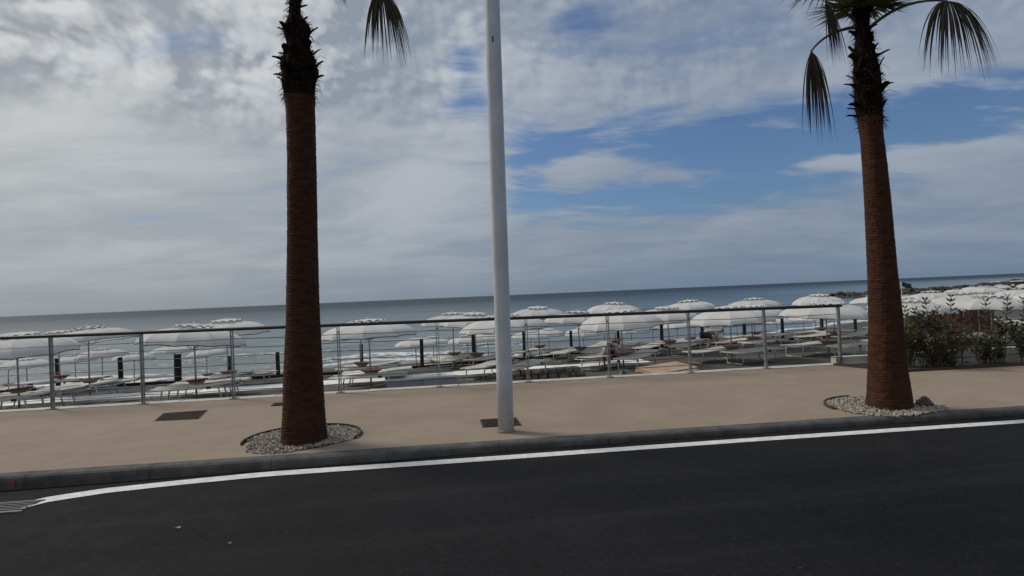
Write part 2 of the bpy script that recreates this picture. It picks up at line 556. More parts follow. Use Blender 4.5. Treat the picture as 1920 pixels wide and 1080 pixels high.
M['frond_green'] = leaf_mat('green_frond', (0.055, 0.080, 0.028), (0.115, 0.145, 0.048))
M['frond_dead'] = leaf_mat('dead_frond', (0.040, 0.032, 0.022), (0.095, 0.075, 0.050), 0.15, 0.8)
M['leaf'] = leaf_mat('oleander_leaf', (0.040, 0.056, 0.024), (0.110, 0.120, 0.050))
M['leaf_dark'] = leaf_mat('dark_leaf', (0.034, 0.038, 0.020), (0.105, 0.098, 0.046))
M['leaf_yellow'] = leaf_mat('yellowing_leaf', (0.08, 0.08, 0.028), (0.18, 0.15, 0.05))
M['leaf_red'] = leaf_mat('reddish_leaf', (0.08, 0.030, 0.022), (0.16, 0.065, 0.045))

# palm trunk: reddish brown, ringed leaf scars, vertical cracks
mt, t, b = mat('palm_trunk')
P = t.node('ShaderNodeTexCoord').outputs['Object']
fib = t.noise(t.vmath('MULTIPLY', P, (1.0, 1.0, 0.12)), 55, 5, 0.7)
ring = t.noise(t.vmath('MULTIPLY', P, (0.35, 0.35, 1.0)), 22, 4, 0.65)
c_ = t.mix(t.smooth(ring, 0.22, 0.78), (0.030, 0.0122, 0.0070), (0.080, 0.032, 0.0175))
c_ = t.mix(t.math('MULTIPLY', t.smooth(fib, 0.55, 0.8), 0.5), c_, (0.095, 0.044, 0.025))
c_ = t.mix(t.math('MULTIPLY', t.smooth(fib, 0.42, 0.25), 0.7), c_, (0.018, 0.010, 0.007))
c_ = t.mix(t.math('MULTIPLY', t.smooth(t.noise(P, 2.2, 5, 0.6), 0.52, 0.7), 0.35), c_, (0.048, 0.030, 0.022))
t.put(b.inputs['Base Color'], c_)
b.inputs['Roughness'].default_value = 0.9
b.inputs['Specular IOR Level'].default_value = 0.15
bn = t.node('ShaderNodeBump'); bn.inputs['Strength'].default_value = 0.9; bn.inputs['Distance'].default_value = 0.012
t.put(bn.inputs['Height'], t.math('ADD', fib, ring)); t.put(b.inputs['Normal'], bn.outputs[0])
M['trunk'] = mt
M['boot'] = simple('palm_boot', (0.0165, 0.0095, 0.0065), 0.95, 0.5, 25, bump=0.8, bscale=50, spec=0.05)
M['fibre'] = simple('palm_fibre', (0.022, 0.014, 0.010), 0.95, 0.4, 30)

# ------------------------------------------------------------------ ground lines (all from the kerb, the rail and the sand)
K0, K1 = at_z(0, 895, 0), at_z(1920, 767, 0)          # kerb's front top edge
ROAD = (K1 - K0).normalized()
ROAD.z = 0
ROAD.normalize()
NRM = Vector((-ROAD.y, ROAD.x, 0))
RA, RB = at_z(97, 768, 0), at_z(1572, 683, 0)         # rail feet
PROM_W = (0.5 * (RA + RB) - K0).dot(NRM)


def along(s_, n_, z=0.0):
    """s metres along the road from below the camera, n metres seaward of the kerb edge"""
    p0 = K0 + ROAD * (-K0.dot(ROAD))
    v = p0 + ROAD * s_ + NRM * n_
    return Vector((v.x, v.y, z))


def s_of(p):
    return Vector((p[0], p[1], 0)).dot(ROAD)


def n_of(p):
    return (Vector((p[0], p[1], 0)) - Vector((K0.x, K0.y, 0))).dot(NRM)


S_L, S_R = s_of(K0), s_of(K1)


def road_z(s_):
    return float(np.interp((s_ - S_L) / (S_R - S_L), (0, .5, 1), (-0.128, -0.074, -0.062)))


# road
mb = MB()
N_ = 40
rows = [(-0.02 if False else 0.05, 0), (-3.2, 0.03), (-7.0, 0.05), (-30.0, 0.05)]
ss = [-120, -60, -30, -15] + [S_L + (S_R - S_L) * k / 12 for k in range(13)] + [15, 30, 60, 120]
vs = []; fs = []
for s_ in ss:
    for n_, dz_ in rows:
        vs.append(along(s_, n_, road_z(s_) + dz_))
for i in range(len(ss) - 1):
    for k in range(3):
        a = i * 4 + k
        fs.append((a, a + 1, a + 5, a + 4))
mb.add(vs, fs)
o = mb.build('road', M['asphalt']); tag(o, 'dark asphalt road in front of the promenade', None, None, 'structure')
# promenade slab: deck between kerb and sand wall
mb = MB()
pw = PROM_W + 0.12
mb.add([along(-120, 0.16, 0), along(120, 0.16, 0), along(120, pw, 0), along(-120, pw, 0),
        along(-120, 0.16, -1.6), along(120, 0.16, -1.6), along(120, pw, -1.6), along(-120, pw, -1.6)],
       [(0, 1, 2, 3), (3, 2, 6, 7), (1, 0, 4, 5), (0, 3, 7, 4), (2, 1, 5, 6)])
o = mb.build('promenade', M['screed']); tag(o, 'beige washed screed promenade', None, None, 'structure')
# kerb of separate stones
kerb = empty('kerb', along(0, 0, 0)); tag(kerb, 'dark grey kerb of long stones', None, None, 'structure')
random.seed(3)
stone_l = 1.12
s0 = s_of(at_z(497, 870, 0))
kmesh = {}
i0 = int((-28 - s0) / stone_l); i1 = int((30 - s0) / stone_l)
for i in range(i0, i1):
    mb = MB()
    sa = s0 + i * stone_l + 0.002; sb = sa + stone_l - 0.004
    prof = [(-0.002, None), (0.0, -0.045), (0.008, -0.02), (0.028, -0.004), (0.05, 0.0015), (0.155, 0.0015), (0.155, None)]
    rings = []
    jz = random.uniform(-0.0015, 0.0015); jn = random.uniform(-0.002, 0.002)
    for sx_ in (sa, sb):
        rings.append([along(sx_, n_ + jn, (road_z(sx_) - 0.03 if z_ is None else z_ + jz)) for n_, z_ in prof])
    n = len(prof)
    mb.add(rings[0] + rings[1], [(k, k + 1, k + 1 + n, k + n) for k in range(n - 1)] + [tuple(range(n)), tuple(reversed(range(n, 2 * n)))])
    o = mb.build('kerb_stone', M['kerb'])
    o.parent = kerb; o.matrix_parent_inverse = Matrix.Translation(-Vector(kerb.location))
# red spray marks on two stones
for (xp, yp, ww, hh) in ((22, 905, 0.05, 0.06), (165, 905, 0.02, 0.025), (178, 901, 0.015, 0.03)):
    p = at_z(xp, yp, -0.05)
    s_ = s_of(p)
    mb = MB()
    c = along(s_, -0.010, -0.075)
    pts = [c + ROAD * (ww * math.cos(a) * (0.7 + 0.3 * math.sin(3 * a))) * 0.5 + Vector((0, 0, hh * math.sin(a) * 0.5)) for a in [k * math.pi / 5 for k in range(10)]]
    mb.add(pts, [tuple(range(10))])
    o = mb.build('paint_mark', M['redpaint'], kerb)
    o.matrix_parent_inverse = Matrix.Translation(-Vector(kerb.location))
# painted edge line
top_raw = [(-60, 973), (0, 956), (40, 945), (62, 938), (88, 932), (125, 926), (200, 915), (340, 900), (500, 884.5), (920, 855.5), (1400, 821.5), (1920, 786.5)]
wid_raw = [9, 9, 9.5, 10, 9.5, 9.5, 9, 8.6, 8.6, 8.0, 7.0, 6.4]
xs_ = [-60, 0, 40, 52, 62, 74, 88, 105, 125, 160, 200] + list(range(240, 1921, 40))
top_px = [(x_, float(np.interp(x_, [p_[0] for p_ in top_raw], [p_[1] for p_ in top_raw]))) for x_ in xs_]
wid_px = [float(np.interp(x_, [p_[0] for p_ in top_raw], wid_raw)) for x_ in xs_]
mb = MB()
up_, lo_ = [], []
for (x_, y_), w_ in zip(top_px, wid_px):
    for lst, yy in ((up_, y_), (lo_, y_ + w_)):
        p = at_z(x_, yy, -0.11)
        p = at_z(x_, yy, road_z(s_of(p)) - 0.0092 * n_of(p) + 0.0055)
        lst.append(p)
ext = ROAD * 25
up_.append(up_[-1] + ext); lo_.append(lo_[-1] + ext)
ext2 = ROAD * -12
up_ = up_[2:]; lo_ = lo_[2:]
n = len(up_)
mb.add(up_ + lo_, [(k, k + n, k + 1 + n, k + 1) for k in range(n - 1)])
o = mb.build('lane_line', M['line']); tag(o, 'white painted edge line along the kerb', None, None, 'structure')

# drain grate in the gutter
gc = at_z(14, 961, -0.15)
gate = empty('drain_grate', (gc.x, gc.y, road_z(s_of(gc)) - .0092 * n_of(gc) + .003), math.atan2(ROAD.y, ROAD.x))
tag(gate, 'galvanised drain grate with parallel bars set in the gutter', 'drain grate')
mb = MB(); mb.box((-0.12, 0, 0.0015), (0.62, 0.26, 0.005)); mb.build('grate_shade_plate', M['dark'], gate)  # thin flat plate; its black paints in the shade between the bars
for k in range(6):
    mb = MB(); mb.box((-0.12, -0.110 + k * 0.044, 0.0085), (0.60, 0.010, 0.004)); mb.build('bar', M['grate'], gate)
for yy in (-0.136, 0.136):
    mb = MB(); mb.box((-0.12, yy, 0.007), (0.66, 0.014, 0.012)); mb.build('frame_edge', M['grate'], gate)
# small scraps on the asphalt
for (xp, yp, sz) in ((333, 989, 0.028), (1330, 946, 0.022), (1282, 976, 0.02), (430, 1018, 0.018), (905, 975, 0.02), (1395, 895, 0.03)):
    p = at_z(xp, yp, road_z(0) + 0.012)
    mb = MB()
    pts = []
    for k in range(7):
        a = 2 * math.pi * k / 7
        pts.append((sz * math.cos(a) * random.uniform(0.6, 1), sz * 0.45 * math.sin(a) * random.uniform(0.6, 1), 0.004 * math.sin(2 * a)))
    mb.add(pts + [(x_, y_, z_ + 0.003) for x_, y_, z_ in pts], [tuple(reversed(range(7))), tuple(range(7, 14))] + [(k, (k + 1) % 7, (k + 1) % 7 + 7, k + 7) for k in range(7)])
    o = mb.build('leaf_scrap', M['scrap'], None, loc=(p.x, p.y, p.z))
    tag(o, 'pale dry leaf scrap lying on the dark asphalt', 'scrap', 'leaf scraps on the road')

# access covers in the promenade
for pts, lab in (((((288, 790), (306, 775), (391, 769), (373, 786))), 'dark rectangular access cover set near the railing foot'),
                 (((506, 762), (513, 756), (600, 751), (594, 758)), 'dark access cover half hidden behind a palm trunk'),
                 (((899, 787), (905, 802), (979, 798), (968, 783)), 'dark access cover just behind the white lamp column')):
    cs = [at_z(x_, y_, 0.0) for x_, y_ in pts]
    c = sum(cs, Vector()) / 4
    ax = ((cs[1] - cs[2]) + (cs[0] - cs[3]))
    ax.normalize()
    cov_ = empty('access_cover', (c.x, c.y, 0.0))
    tag(cov_, lab, 'cover')
    for nm, k_, z_ in (('cover_rim', 1.0, 0.004), ('cover_plate', 0.93, 0.008)):
        mb = MB()
        lo_ = [(p - c) * k_ for p in cs]
        mb.add([(p.x, p.y, -0.01) for p in lo_] + [(p.x, p.y, z_) for p in lo_], [(4, 5, 6, 7), (0, 1, 5, 4), (1, 2, 6, 5), (2, 3, 7, 6), (3, 0, 4, 7)])
        mb.build(nm, M['cover'] if nm == 'cover_plate' else M['steel_edge'], cov_)

# ------------------------------------------------------------------ beach and sea
LEDGE = [(-120, 19), (-40, 20.8), (-17.5, 21.4), (-13.5, 22.0), (-6.2, 22.7), (-2.5, 24.1), (3.1, 26.2), (8, 27.3), (13, 28.5), (22, 31), (35, 36), (60, 50), (120, 95), (400, 300)]
SHORE = [(-120, 26), (-60, 30), (-30, 33.5), (-14.6, 36.0), (5, 43.0), (30, 56), (60, 74), (90, 100), (105, 130), (116, 150), (140, 190), (400, 420)]
LX, LY = zip(*LEDGE); SX, SY = zip(*SHORE)
SEA_Z = -2.6


def ledge_y(x): return np.interp(x, LX, LY)


def shore_y(x): return np.interp(x, SX, SY)


def prom_y(x):
    p = along(0, pw); return p.y + (x - p.x) * ROAD.y / ROAD.x


def upper_z(x, y):
    t_ = np.clip((y - prom_y(x)) / (ledge_y(x) - prom_y(x)), 0, 1)
    return -0.56 - 0.66 * t_ ** 1.35


def bumps(x, y):
    return (0.030 * np.sin(1.7 * x + 0.6 * np.sin(1.1 * y)) * np.sin(1.9 * y + 0.8 * np.sin(1.3 * x)) + 0.018 * np.sin(4.3 * x + 1.3 * y) * np.sin(3.7 * y - 1.1 * x)
            + 0.012 * np.sin(8.1 * x - 2.3 * y) * np.sin(7.3 * y + 2.1 * x))


def lower_z(x, y):
    t_ = (y - ledge_y(x)) / (shore_y(x) - ledge_y(x))
    return np.where(t_ < 1, -2.02 - 0.60 * np.clip(t_, 0, 1), -2.62 - 0.09 * (y - shore_y(x)))


def grid_obj(name, xs, nt, yfun, zfun, material):
    vs = []; fs = []
    for x_ in xs:
        ya, yb = yfun(x_)
        tt = np.linspace(0, 1, nt)
        yy = ya + (yb - ya) * tt
        zz = zfun(np.full(nt, x_), yy)
        vs += list(zip([x_] * nt, yy.tolist(), zz.tolist()))
    for i in range(len(xs) - 1):
        for k in range(nt - 1):
            a = i * nt + k
            fs.append((a, a + nt, a + nt + 1, a + 1))
    mb = MB(); mb.v = vs; mb.f = fs
    return mb.build(name, material, smooth=True)


xs = list(np.arange(-118, -26, 4.0)) + list(np.arange(-26, 40, 0.22)) + list(np.arange(40, 320, 5.0))
o = grid_obj('upper_beach', xs, 90, lambda x: (prom_y(x) - 0.02, ledge_y(x)), lambda x, y: upper_z(x, y) + bumps(x, y), M['sand'])
tag(o, 'dark grey sand terrace below the promenade', None, None, 'structure')
xs = list(np.arange(-118, -26, 4.0)) + list(np.arange(-26, 60, 0.5)) + list(np.arange(60, 320, 5.0))
o = grid_obj('lower_beach', xs, 60, lambda x: (ledge_y(x) + 0.04, shore_y(x) + 14), lambda x, y: lower_z(x, y) + bumps(x, y) * 0.8, M['sand'])
tag(o, 'grey wet sand running down to the surf', None, None, 'structure')

# sea: fan of rows getting wider apart offshore, real swell, foam by the shore
na, nr = 520, 560
ang = np.linspace(R(-80), R(80), na)
rad = 20.0 * (32000.0 / 20.0) ** (np.linspace(0, 1, nr) ** 1.35)
A, Rr = np.meshgrid(ang, rad, indexing='ij')
X = Rr * np.sin(A); Y = Rr * np.cos(A)
off = (Y - shore_y(X)) * 0.9
fade = np.exp(-Rr / 260.0)
rng = np.random.RandomState(5)
Z = np.zeros_like(X)
for k in range(14):
    th = R(-23) + rng.uniform(-0.55, 0.55)
    lam = 1.6 * (1.28 ** k)
    kx, ky = -math.sin(th) * 2 * math.pi / lam, math.cos(th) * 2 * math.pi / lam
    Z += 0.0105 * lam ** 0.75 * np.sin(kx * X + ky * Y + rng.uniform(0, 6.28) + 0.6 * np.sin(0.05 * X + k)) * (lam > (rad[None, :] * 0.012 * 2))
near = np.exp(-np.clip(off, 0, None) / 14.0)
ph = off + 1.6 * np.sin(X * 0.11) + 0.9 * np.sin(X * 0.31 + 1.3) + 0.5 * np.sin(X * 0.73)
surf = np.zeros_like(X); foam = np.zeros_like(X)
for c_, amp, wd in ((2.2, 0.20, 0.9), (8.5, 0.30, 1.2), (17.0, 0.24, 1.6), (31.0, 0.2, 2.2)):
    g = np.exp(-((ph - c_) / wd) ** 2)
    br = 0.5 + 0.5 * np.sin(X * 0.09 + c_ * 1.7 + np.sin(X * 0.23))
    surf += amp * g * (0.5 + 0.5 * br)
    gf = np.where(ph < c_, np.exp(-((ph - c_) / (wd * 2.0)) ** 2), np.exp(-((ph - c_) / (wd * 0.45)) ** 2))
    foam = np.maximum(foam, gf * (0.15 + 0.85 * br) * (0.85 if c_ < 5 else 0.66 if c_ < 10 else 0.60 if c_ < 20 else 0.46))
foam = np.maximum(foam, 0.86 * np.exp(-((ph - 0.1) / 1.0) ** 2))
Z = SEA_Z + Z * fade * (1 - 0.6 * near) + surf
# small whitecaps further out
vs = np.stack([X, Y, Z], -1).reshape(-1, 3)
idx = np.arange(na * nr).reshape(na, nr)
keep = (off > -9)
quads = np.stack([idx[:-1, :-1], idx[:-1, 1:], idx[1:, 1:], idx[1:, :-1]], -1)
kq = (keep[:-1, :-1] & keep[:-1, 1:] & keep[1:, 1:] & keep[1:, :-1])
quads = quads[kq]
me = bpy.data.meshes.new('sea')
me.vertices.add(len(vs)); me.vertices.foreach_set('co', vs.ravel().astype(np.float32))
me.loops.add(quads.size); me.loops.foreach_set('vertex_index', quads.ravel().astype(np.int32))
me.polygons.add(len(quads)); me.polygons.foreach_set('loop_start', np.arange(0, quads.size, 4, dtype=np.int32))
me.update(calc_edges=True)
me.polygons.foreach_set('use_smooth', [True] * len(quads))
for nm, arr in (('off', off), ('foam', foam)):
    a_ = me.attributes.new(nm, 'FLOAT', 'POINT')
    a_.data.foreach_set('value', arr.ravel().astype(np.float32))
me.materials.append(M['sea'])
o = link('sea', me); tag(o, 'grey green sea with low surf', None, None, 'structure')
mb = MB()
mb.add([(-400, -60, -6), (420, -60, -6), (420, 500, -6), (-400, 500, -6)], [(0, 1, 2, 3)])
o = mb.build('ground', M['sand']); tag(o, None, None, None, 'structure')

ORD = ['first', 'second', 'third', 'fourth', 'fifth', 'sixth', 'seventh', 'eighth', 'ninth', 'tenth', 'eleventh', 'twelfth']
ROWN = {'A': 'front row', 'B': 'middle row', 'C': 'edge row', 'D': 'lower sand', 'E': 'surf side'}
GRPU = {'A': 'front umbrella row', 'B': 'middle umbrella row', 'C': 'umbrella row by the terrace edge', 'D': 'upper row on the lower sand', 'E': 'row on the lower sand next to the surf'}
GRPL = {'A': 'front row loungers', 'B': 'middle row loungers', 'C': 'terrace edge loungers', 'D': 'loungers below the timber edging', 'E': 'loungers next to the surf'}


def place_words(px, pxs):
    """which one it is, counted from the lamp column (at picture column 940) towards the planted bed or away from it"""
    if px >= 925:
        k = sorted(x for x in pxs if x >= 925).index(px)
        return ORD[k], 'from the lamp column towards the oleanders'
    k = sorted((x for x in pxs if x < 925), reverse=True).index(px)
    return ORD[k], 'from the lamp column away from the oleanders'


# timber edge of the terrace: boards between posts, and each pile by itself
edge = empty('timber_edging', (0, 24, -1.5)); tag(edge, 'black timber board edging holding the sand terrace above the surf', 'edging')
xx = -30.0
random.seed(8)
while xx < 46:
    x2 = xx + random.uniform(1.75, 2.05)
    a = Vector((xx, float(ledge_y(xx)), 0)); b_ = Vector((x2 - 0.02, float(ledge_y(x2 - 0.02)), 0))
    L = (b_ - a).length; c = (a + b_) / 2
    for j, (za, zb) in enumerate(((-1.42, -1.13), (-1.76, -1.45), (-2.15, -1.79))):
        jz = random.uniform(-0.02, 0.02)
        mb = MB(); mb.box((c.x, c.y, (za + zb) / 2 + jz), (L, 0.06, zb - za), math.atan2(b_.y - a.y, b_.x - a.x))
        o = mb.build('board', M['timber'], edge); o.matrix_parent_inverse = Matrix.Translation(-Vector(edge.location))
    xx = x2
pile_px = [(107, 672, .16), (225, 670, .17), (333, 664, .25), (430, 668, .14), (520, 660, .15), (677, 645, .13), (790, 637, .15), (887, 628, .15), (982, 622, .15), (1070, 620, .13), (1158, 611, .13), (1240, 608, .16), (1316, 604, .15), (1395, 600, .17), (1466, 597, .15), (1540, 593, .15), (1603, 592, .16), (1668, 588, .15), (1728, 584, .15)]
for k, (px, py, ww) in enumerate(pile_px):
    Yg = 24.0
    for _ in range(12):
        p = at_y(px, py, Yg)
        Yg = float(ledge_y(p.x)) - 0.2
    p = at_y(px, py, Yg)
    top = p.z
    mb = MB()
    n = 10
    rings = []
    base = -2.0
    for j in range(7):
        tt = j / 6
        z_ = base + (top - base) * tt
        rr = ww / 2 * (1.06 - 0.1 * tt)
        rings.append([Vector((rr * math.cos(2 * math.pi * i / n) * (1 + 0.06 * mnoise.noise((i * 1.7, j * .6, k))), rr * math.sin(2 * math.pi * i / n) * (1 + 0.06 * mnoise.noise((i, j, k + 9.))), z_ + (0.02 * mnoise.noise((i * 2.1, k, 0)) if j == 6 else 0)))for i in range(n)])
    mb.loft(rings)
    o = mb.build('timber_pile', M['timber'], None, loc=(p.x, p.y, 0))
    o.rotation_euler = (random.uniform(-.02, .02), random.uniform(-.02, .02), random.uniform(0, 3))
    o_, d_ = place_words(px, [q_[0] for q_ in pile_px])
    lab = f'{o_} dark timber pile on the terrace edge {d_}'
    if k == 2:
        lab = 'thickest dark timber pile on the terrace edge'
    tag(o, lab, 'pile', 'timber piles along the terrace edge')

# ------------------------------------------------------------------ promenade furniture
# coping at the seaward edge
cop = empty('coping', along(0, pw, 0)); tag(cop, 'pale concrete coping along the seaward edge of the promenade', None, None, 'structure')
s_a = -24.0
while s_a < 30:
    L = 1.5
    mb = MB()
    c = along(s_a + L / 2, pw - 0.05, 0)
    if not (s_a > s_of(RB) - 0.2):
        mb.box((c.x, c.y, -0.045 + random.uniform(-.003, .003)), (L - 0.012, 0.24, 0.105), math.atan2(ROAD.y, ROAD.x))
        o = mb.build('coping_stone', M['coping'], cop); o.matrix_parent_inverse = Matrix.Translation(-Vector(cop.location))
    s_a += L

# railing
rail = empty('railing', along(0, PROM_W, 0)); tag(rail, 'metal cable railing with dark handrail along the promenade edge', 'railing')
inv = Matrix.Translation(-Vector(rail.location))
foot_px = [97, 267, 437, 637, 823, 990, 1143, 1295, 1437, 1571]


def rail_y(x): return 634.0 - 61.0 / 1575.0 * x


nR = 0.5 * (n_of(RA) + n_of(RB))


def rail_point(px, py):
    """pixel on the vertical plane of the railing"""
    r = ray(px, py)
    base = Vector((K0.x, K0.y, 0))
    tt = (nR - (Vector((0, 0, 0)) - base).dot(NRM)) / Vector((r.x, r.y, 0)).dot(NRM)
    return CAM + r * tt


rp = [rail_point(x, rail_y(x)) for x in (-600, -300, 0, 400, 800, 1200, 1577)]
tops = [p.z for p in rp]
mb = MB(); mb.tube(rp, 0.027, 12); o = mb.build('handrail', M['rail'], rail, True); o.matrix_parent_inverse = inv
posts = [s_of(rail_point(x + (6 if x > 1500 else 0), 700)) for x in foot_px]
posts = [posts[0] - 1.43 * k for k in (4, 3, 2, 1)] + posts


def rtop(s_):
    return float(np.interp(s_, [s_of(p) for p in rp], tops))


for s_ in posts:
    h = rtop(s_)
    p = along(s_, nR, 0)
    po = MB()
    yaw = math.atan2(ROAD.y, ROAD.x)
    for k in (-1, 1):
        po.box((p.x + ROAD.x * 0.017 * k, p.y + ROAD.y * 0.017 * k, h / 2 - 0.01), (0.010, 0.045, h - 0.02), yaw)
    po.box((p.x, p.y, 0.35), (0.022, 0.03, 0.03), yaw); po.box((p.x, p.y, h - 0.12), (0.022, 0.03, 0.03), yaw)
    o = po.build('post', M['post'], rail); o.matrix_parent_inverse = inv
    po = MB(); po.box((p.x, p.y, 0.008), (0.12, 0.12, 0.016), yaw)
    o2 = po.build('base_plate', M['post'], rail); o2.matrix_parent_inverse = inv
for k in range(7):
    mb = MB()
    pts = []
    for i in range(len(posts) - 1):
        for j in range(4):
            tt = j / 4
            s_ = posts[i] * (1 - tt) + posts[i + 1] * tt
            sag = -0.012 * math.sin(math.pi * tt) * (0.5 + (k * 37 + i * 17) % 10 / 10)
            pts.append(along(s_, nR, rtop(s_) * (0.13 + 0.122 * k) + sag))
    pts.append(along(posts[-1], nR, rtop(posts[-1]) * (0.13 + 0.122 * k)))
    mb.tube(pts, 0.0058, 5)
    o = mb.build('cable', M['cable'], rail, True); o.matrix_parent_inverse = inv

# lamp column
lb = at_z(949, 809, 0.0)
lt = at_y(922.5, 0, lb.y)
lamp = empty('street_lamp', (lb.x, lb.y, 0)); tag(lamp, 'tall tapered white lamp column standing near the kerb', 'street lamp')
lean = (lt - lb) / (lt.z)
H = 8.2
mb = MB()
w0, w1 = 30 * lb.y / F_PX / 2, 28.5 * lb.y / F_PX / 2
zt = lt.z
rows = []
for k in range(13):
    z_ = H * k / 12
    rr = w0 + (w1 - w0) * min(z_ / zt, 1.6)
    rows.append([Vector((lean.x * z_ + rr * math.cos(2 * math.pi * i / 28), lean.y * z_ + rr * math.sin(2 * math.pi * i / 28), z_)) for i in range(28)])
mb.loft(rows); mb.build('column', M['lamp'], lamp, True)
mb = MB(); mb.lathe([(w0 + .012, 0), (w0 + .012, .018), (w0 + .002, .03)], 24); mb.build('collar', M['lampseal'], lamp)
tp = Vector((lean.x * H, lean.y * H, H))
mb = MB(); mb.tube([tp + Vector((0, .06, -.08)), tp + Vector((0, -.4, .12)), tp + Vector((0, -1.2, .22))], .04, 10); mb.build('arm', M['lamp'], lamp, True)
mb = MB(); mb.box(tp + Vector((0, -1.5, .22)), (.28, .7, .1), taper=.75); lh = mb.build('lamp_head', M['lamp'], lamp)
mb = MB(); mb.box(tp + Vector((0, -1.5, .164)), (.2, .5, .012)); mb.build('diffuser', M['glass'], lh)
z_ = lt.z - 80 * lb.y / F_PX
mb = MB(); mb.box((lean.x * z_ - 0.005, lean.y * z_ - w1 - 0.001, z_), (.012, .012, .06)); mb.build('slot_shade_strip', M['dark'], lamp)  # raised strip; the slot's inner shade is put into its dark colour

# tree pits
def tree_pit(c, r, lab, seed, a0=0.0, a1=2 * math.pi):
    rn = random.Random(seed)
    ring = MB()
    nseg = 40
    for k in range(nseg):
        aa, ab = a0 + (a1 - a0) * k / nseg, a0 + (a1 - a0) * (k + 1) / nseg
        pts = []
        for a_ in (aa, ab):
            for rr in (r, r + 0.018):
                for z_ in (-0.02, 0.034):
                    pts.append((c.x + rr * math.cos(a_), c.y + rr * math.sin(a_), z_))
        ring.add(pts, [(1, 3, 7, 5), (0, 1, 5, 4), (2, 6, 7, 3), (0, 2, 3, 1), (4, 5, 7, 6)])
    o = ring.build('tree_pit_edging', M['steel_edge']); tag(o, lab + ', thin rusty steel ring', 'edging')
    mb = MB()
    n = 40
    mb.add([(c.x + .9 * r * math.cos(2 * math.pi * k / n), c.y + .9 * r * math.sin(2 * math.pi * k / n), 0.004) for k in range(n)], [tuple(range(n))])
    o = mb.build('soil', M['soil']); tag(o, None, None, None, 'structure')
    gv = MB()
    for k in range(3400):
        a_ = rn.uniform(0, 6.28)
        rr = r * math.sqrt(rn.random()) * (0.985 if math.sin(a_) > -.1 else 0.95 + .10 * math.sin(3 * a_ + seed) + .05 * rn.random())
        x_, y_ = c.x + rr * math.cos(a_), c.y + rr * math.sin(a_)
        s_ = rn.uniform(0.008, 0.021)
        z_ = 0.008 + 0.03 * (1 - rr / r) * rn.random() + 0.004
        q_ = Quaternion((rn.gauss(0, 1), rn.gauss(0, 1), rn.gauss(0, 1), rn.gauss(0, 1))); q_.normalize()
        vs = [q_ @ Vector(v) * s_ for v in ((1.2, 0, 0), (-1.1, .1, 0), (0, .8, .1), (.1, -.85, 0), (0, .1, .6), (0, 0, -.6))]
        gv.add([v + Vector((x_, y_, z_)) for v in vs], [(0, 2, 4), (2, 1, 4), (1, 3, 4), (3, 0, 4), (2, 0, 5), (1, 2, 5), (3, 1, 5), (0, 3, 5)])
    o = gv.build('gravel', pebm)
    tag(o, lab + ', pale loose gravel', 'gravel', None, 'stuff')


pebm, t, b = mat('pale_gravel')
geo = t.node('ShaderNodeNewGeometry')
c_ = t.mix(geo.outputs['Random Per Island'], (0.16, 0.135, 0.105), (0.50, 0.45, 0.38))
t.put(b.inputs['Base Color'], c_); b.inputs['Roughness'].default_value = 0.9

PALM_A = at_z(570, 829, 0.0)
PALM_B = at_z(1668, 765, 0.0)
ca = at_z(568, 822, 0.0)
tree_pit(ca, 0.62, 'pit of the palm beside the lamp column', 1, R(-12), R(200))
cb = at_z(1655, 762, 0.0)
tree_pit(cb, 0.60, 'pit of the palm beside the oleander bed', 2, R(95), R(185))
# rock in the second pit
rp_ = at_z(1733, 762, 0.0)
mb = MB()
rn = random.Random(4)
rings = []
for j in range(6):
    tt = j / 5
    rr = [0.070, 0.082, 0.078, 0.062, 0.038, 0.012][j]
    rings.append([Vector((rr * math.cos(a_) * 1.25 * rn.uniform(.85, 1.12), rr * math.sin(a_) * rn.uniform(.85, 1.1), -0.02 + 0.13 * tt + rn.uniform(-.006, .006))) for a_ in [2 * math.pi * i / 10 for i in range(10)]])
mb.loft(rings)
o = mb.build('rock', M['brownrock'], None, loc=(rp_.x, rp_.y, 0.01)); tag(o, 'brown angular rock lying on gravel beside a palm trunk', 'rock')


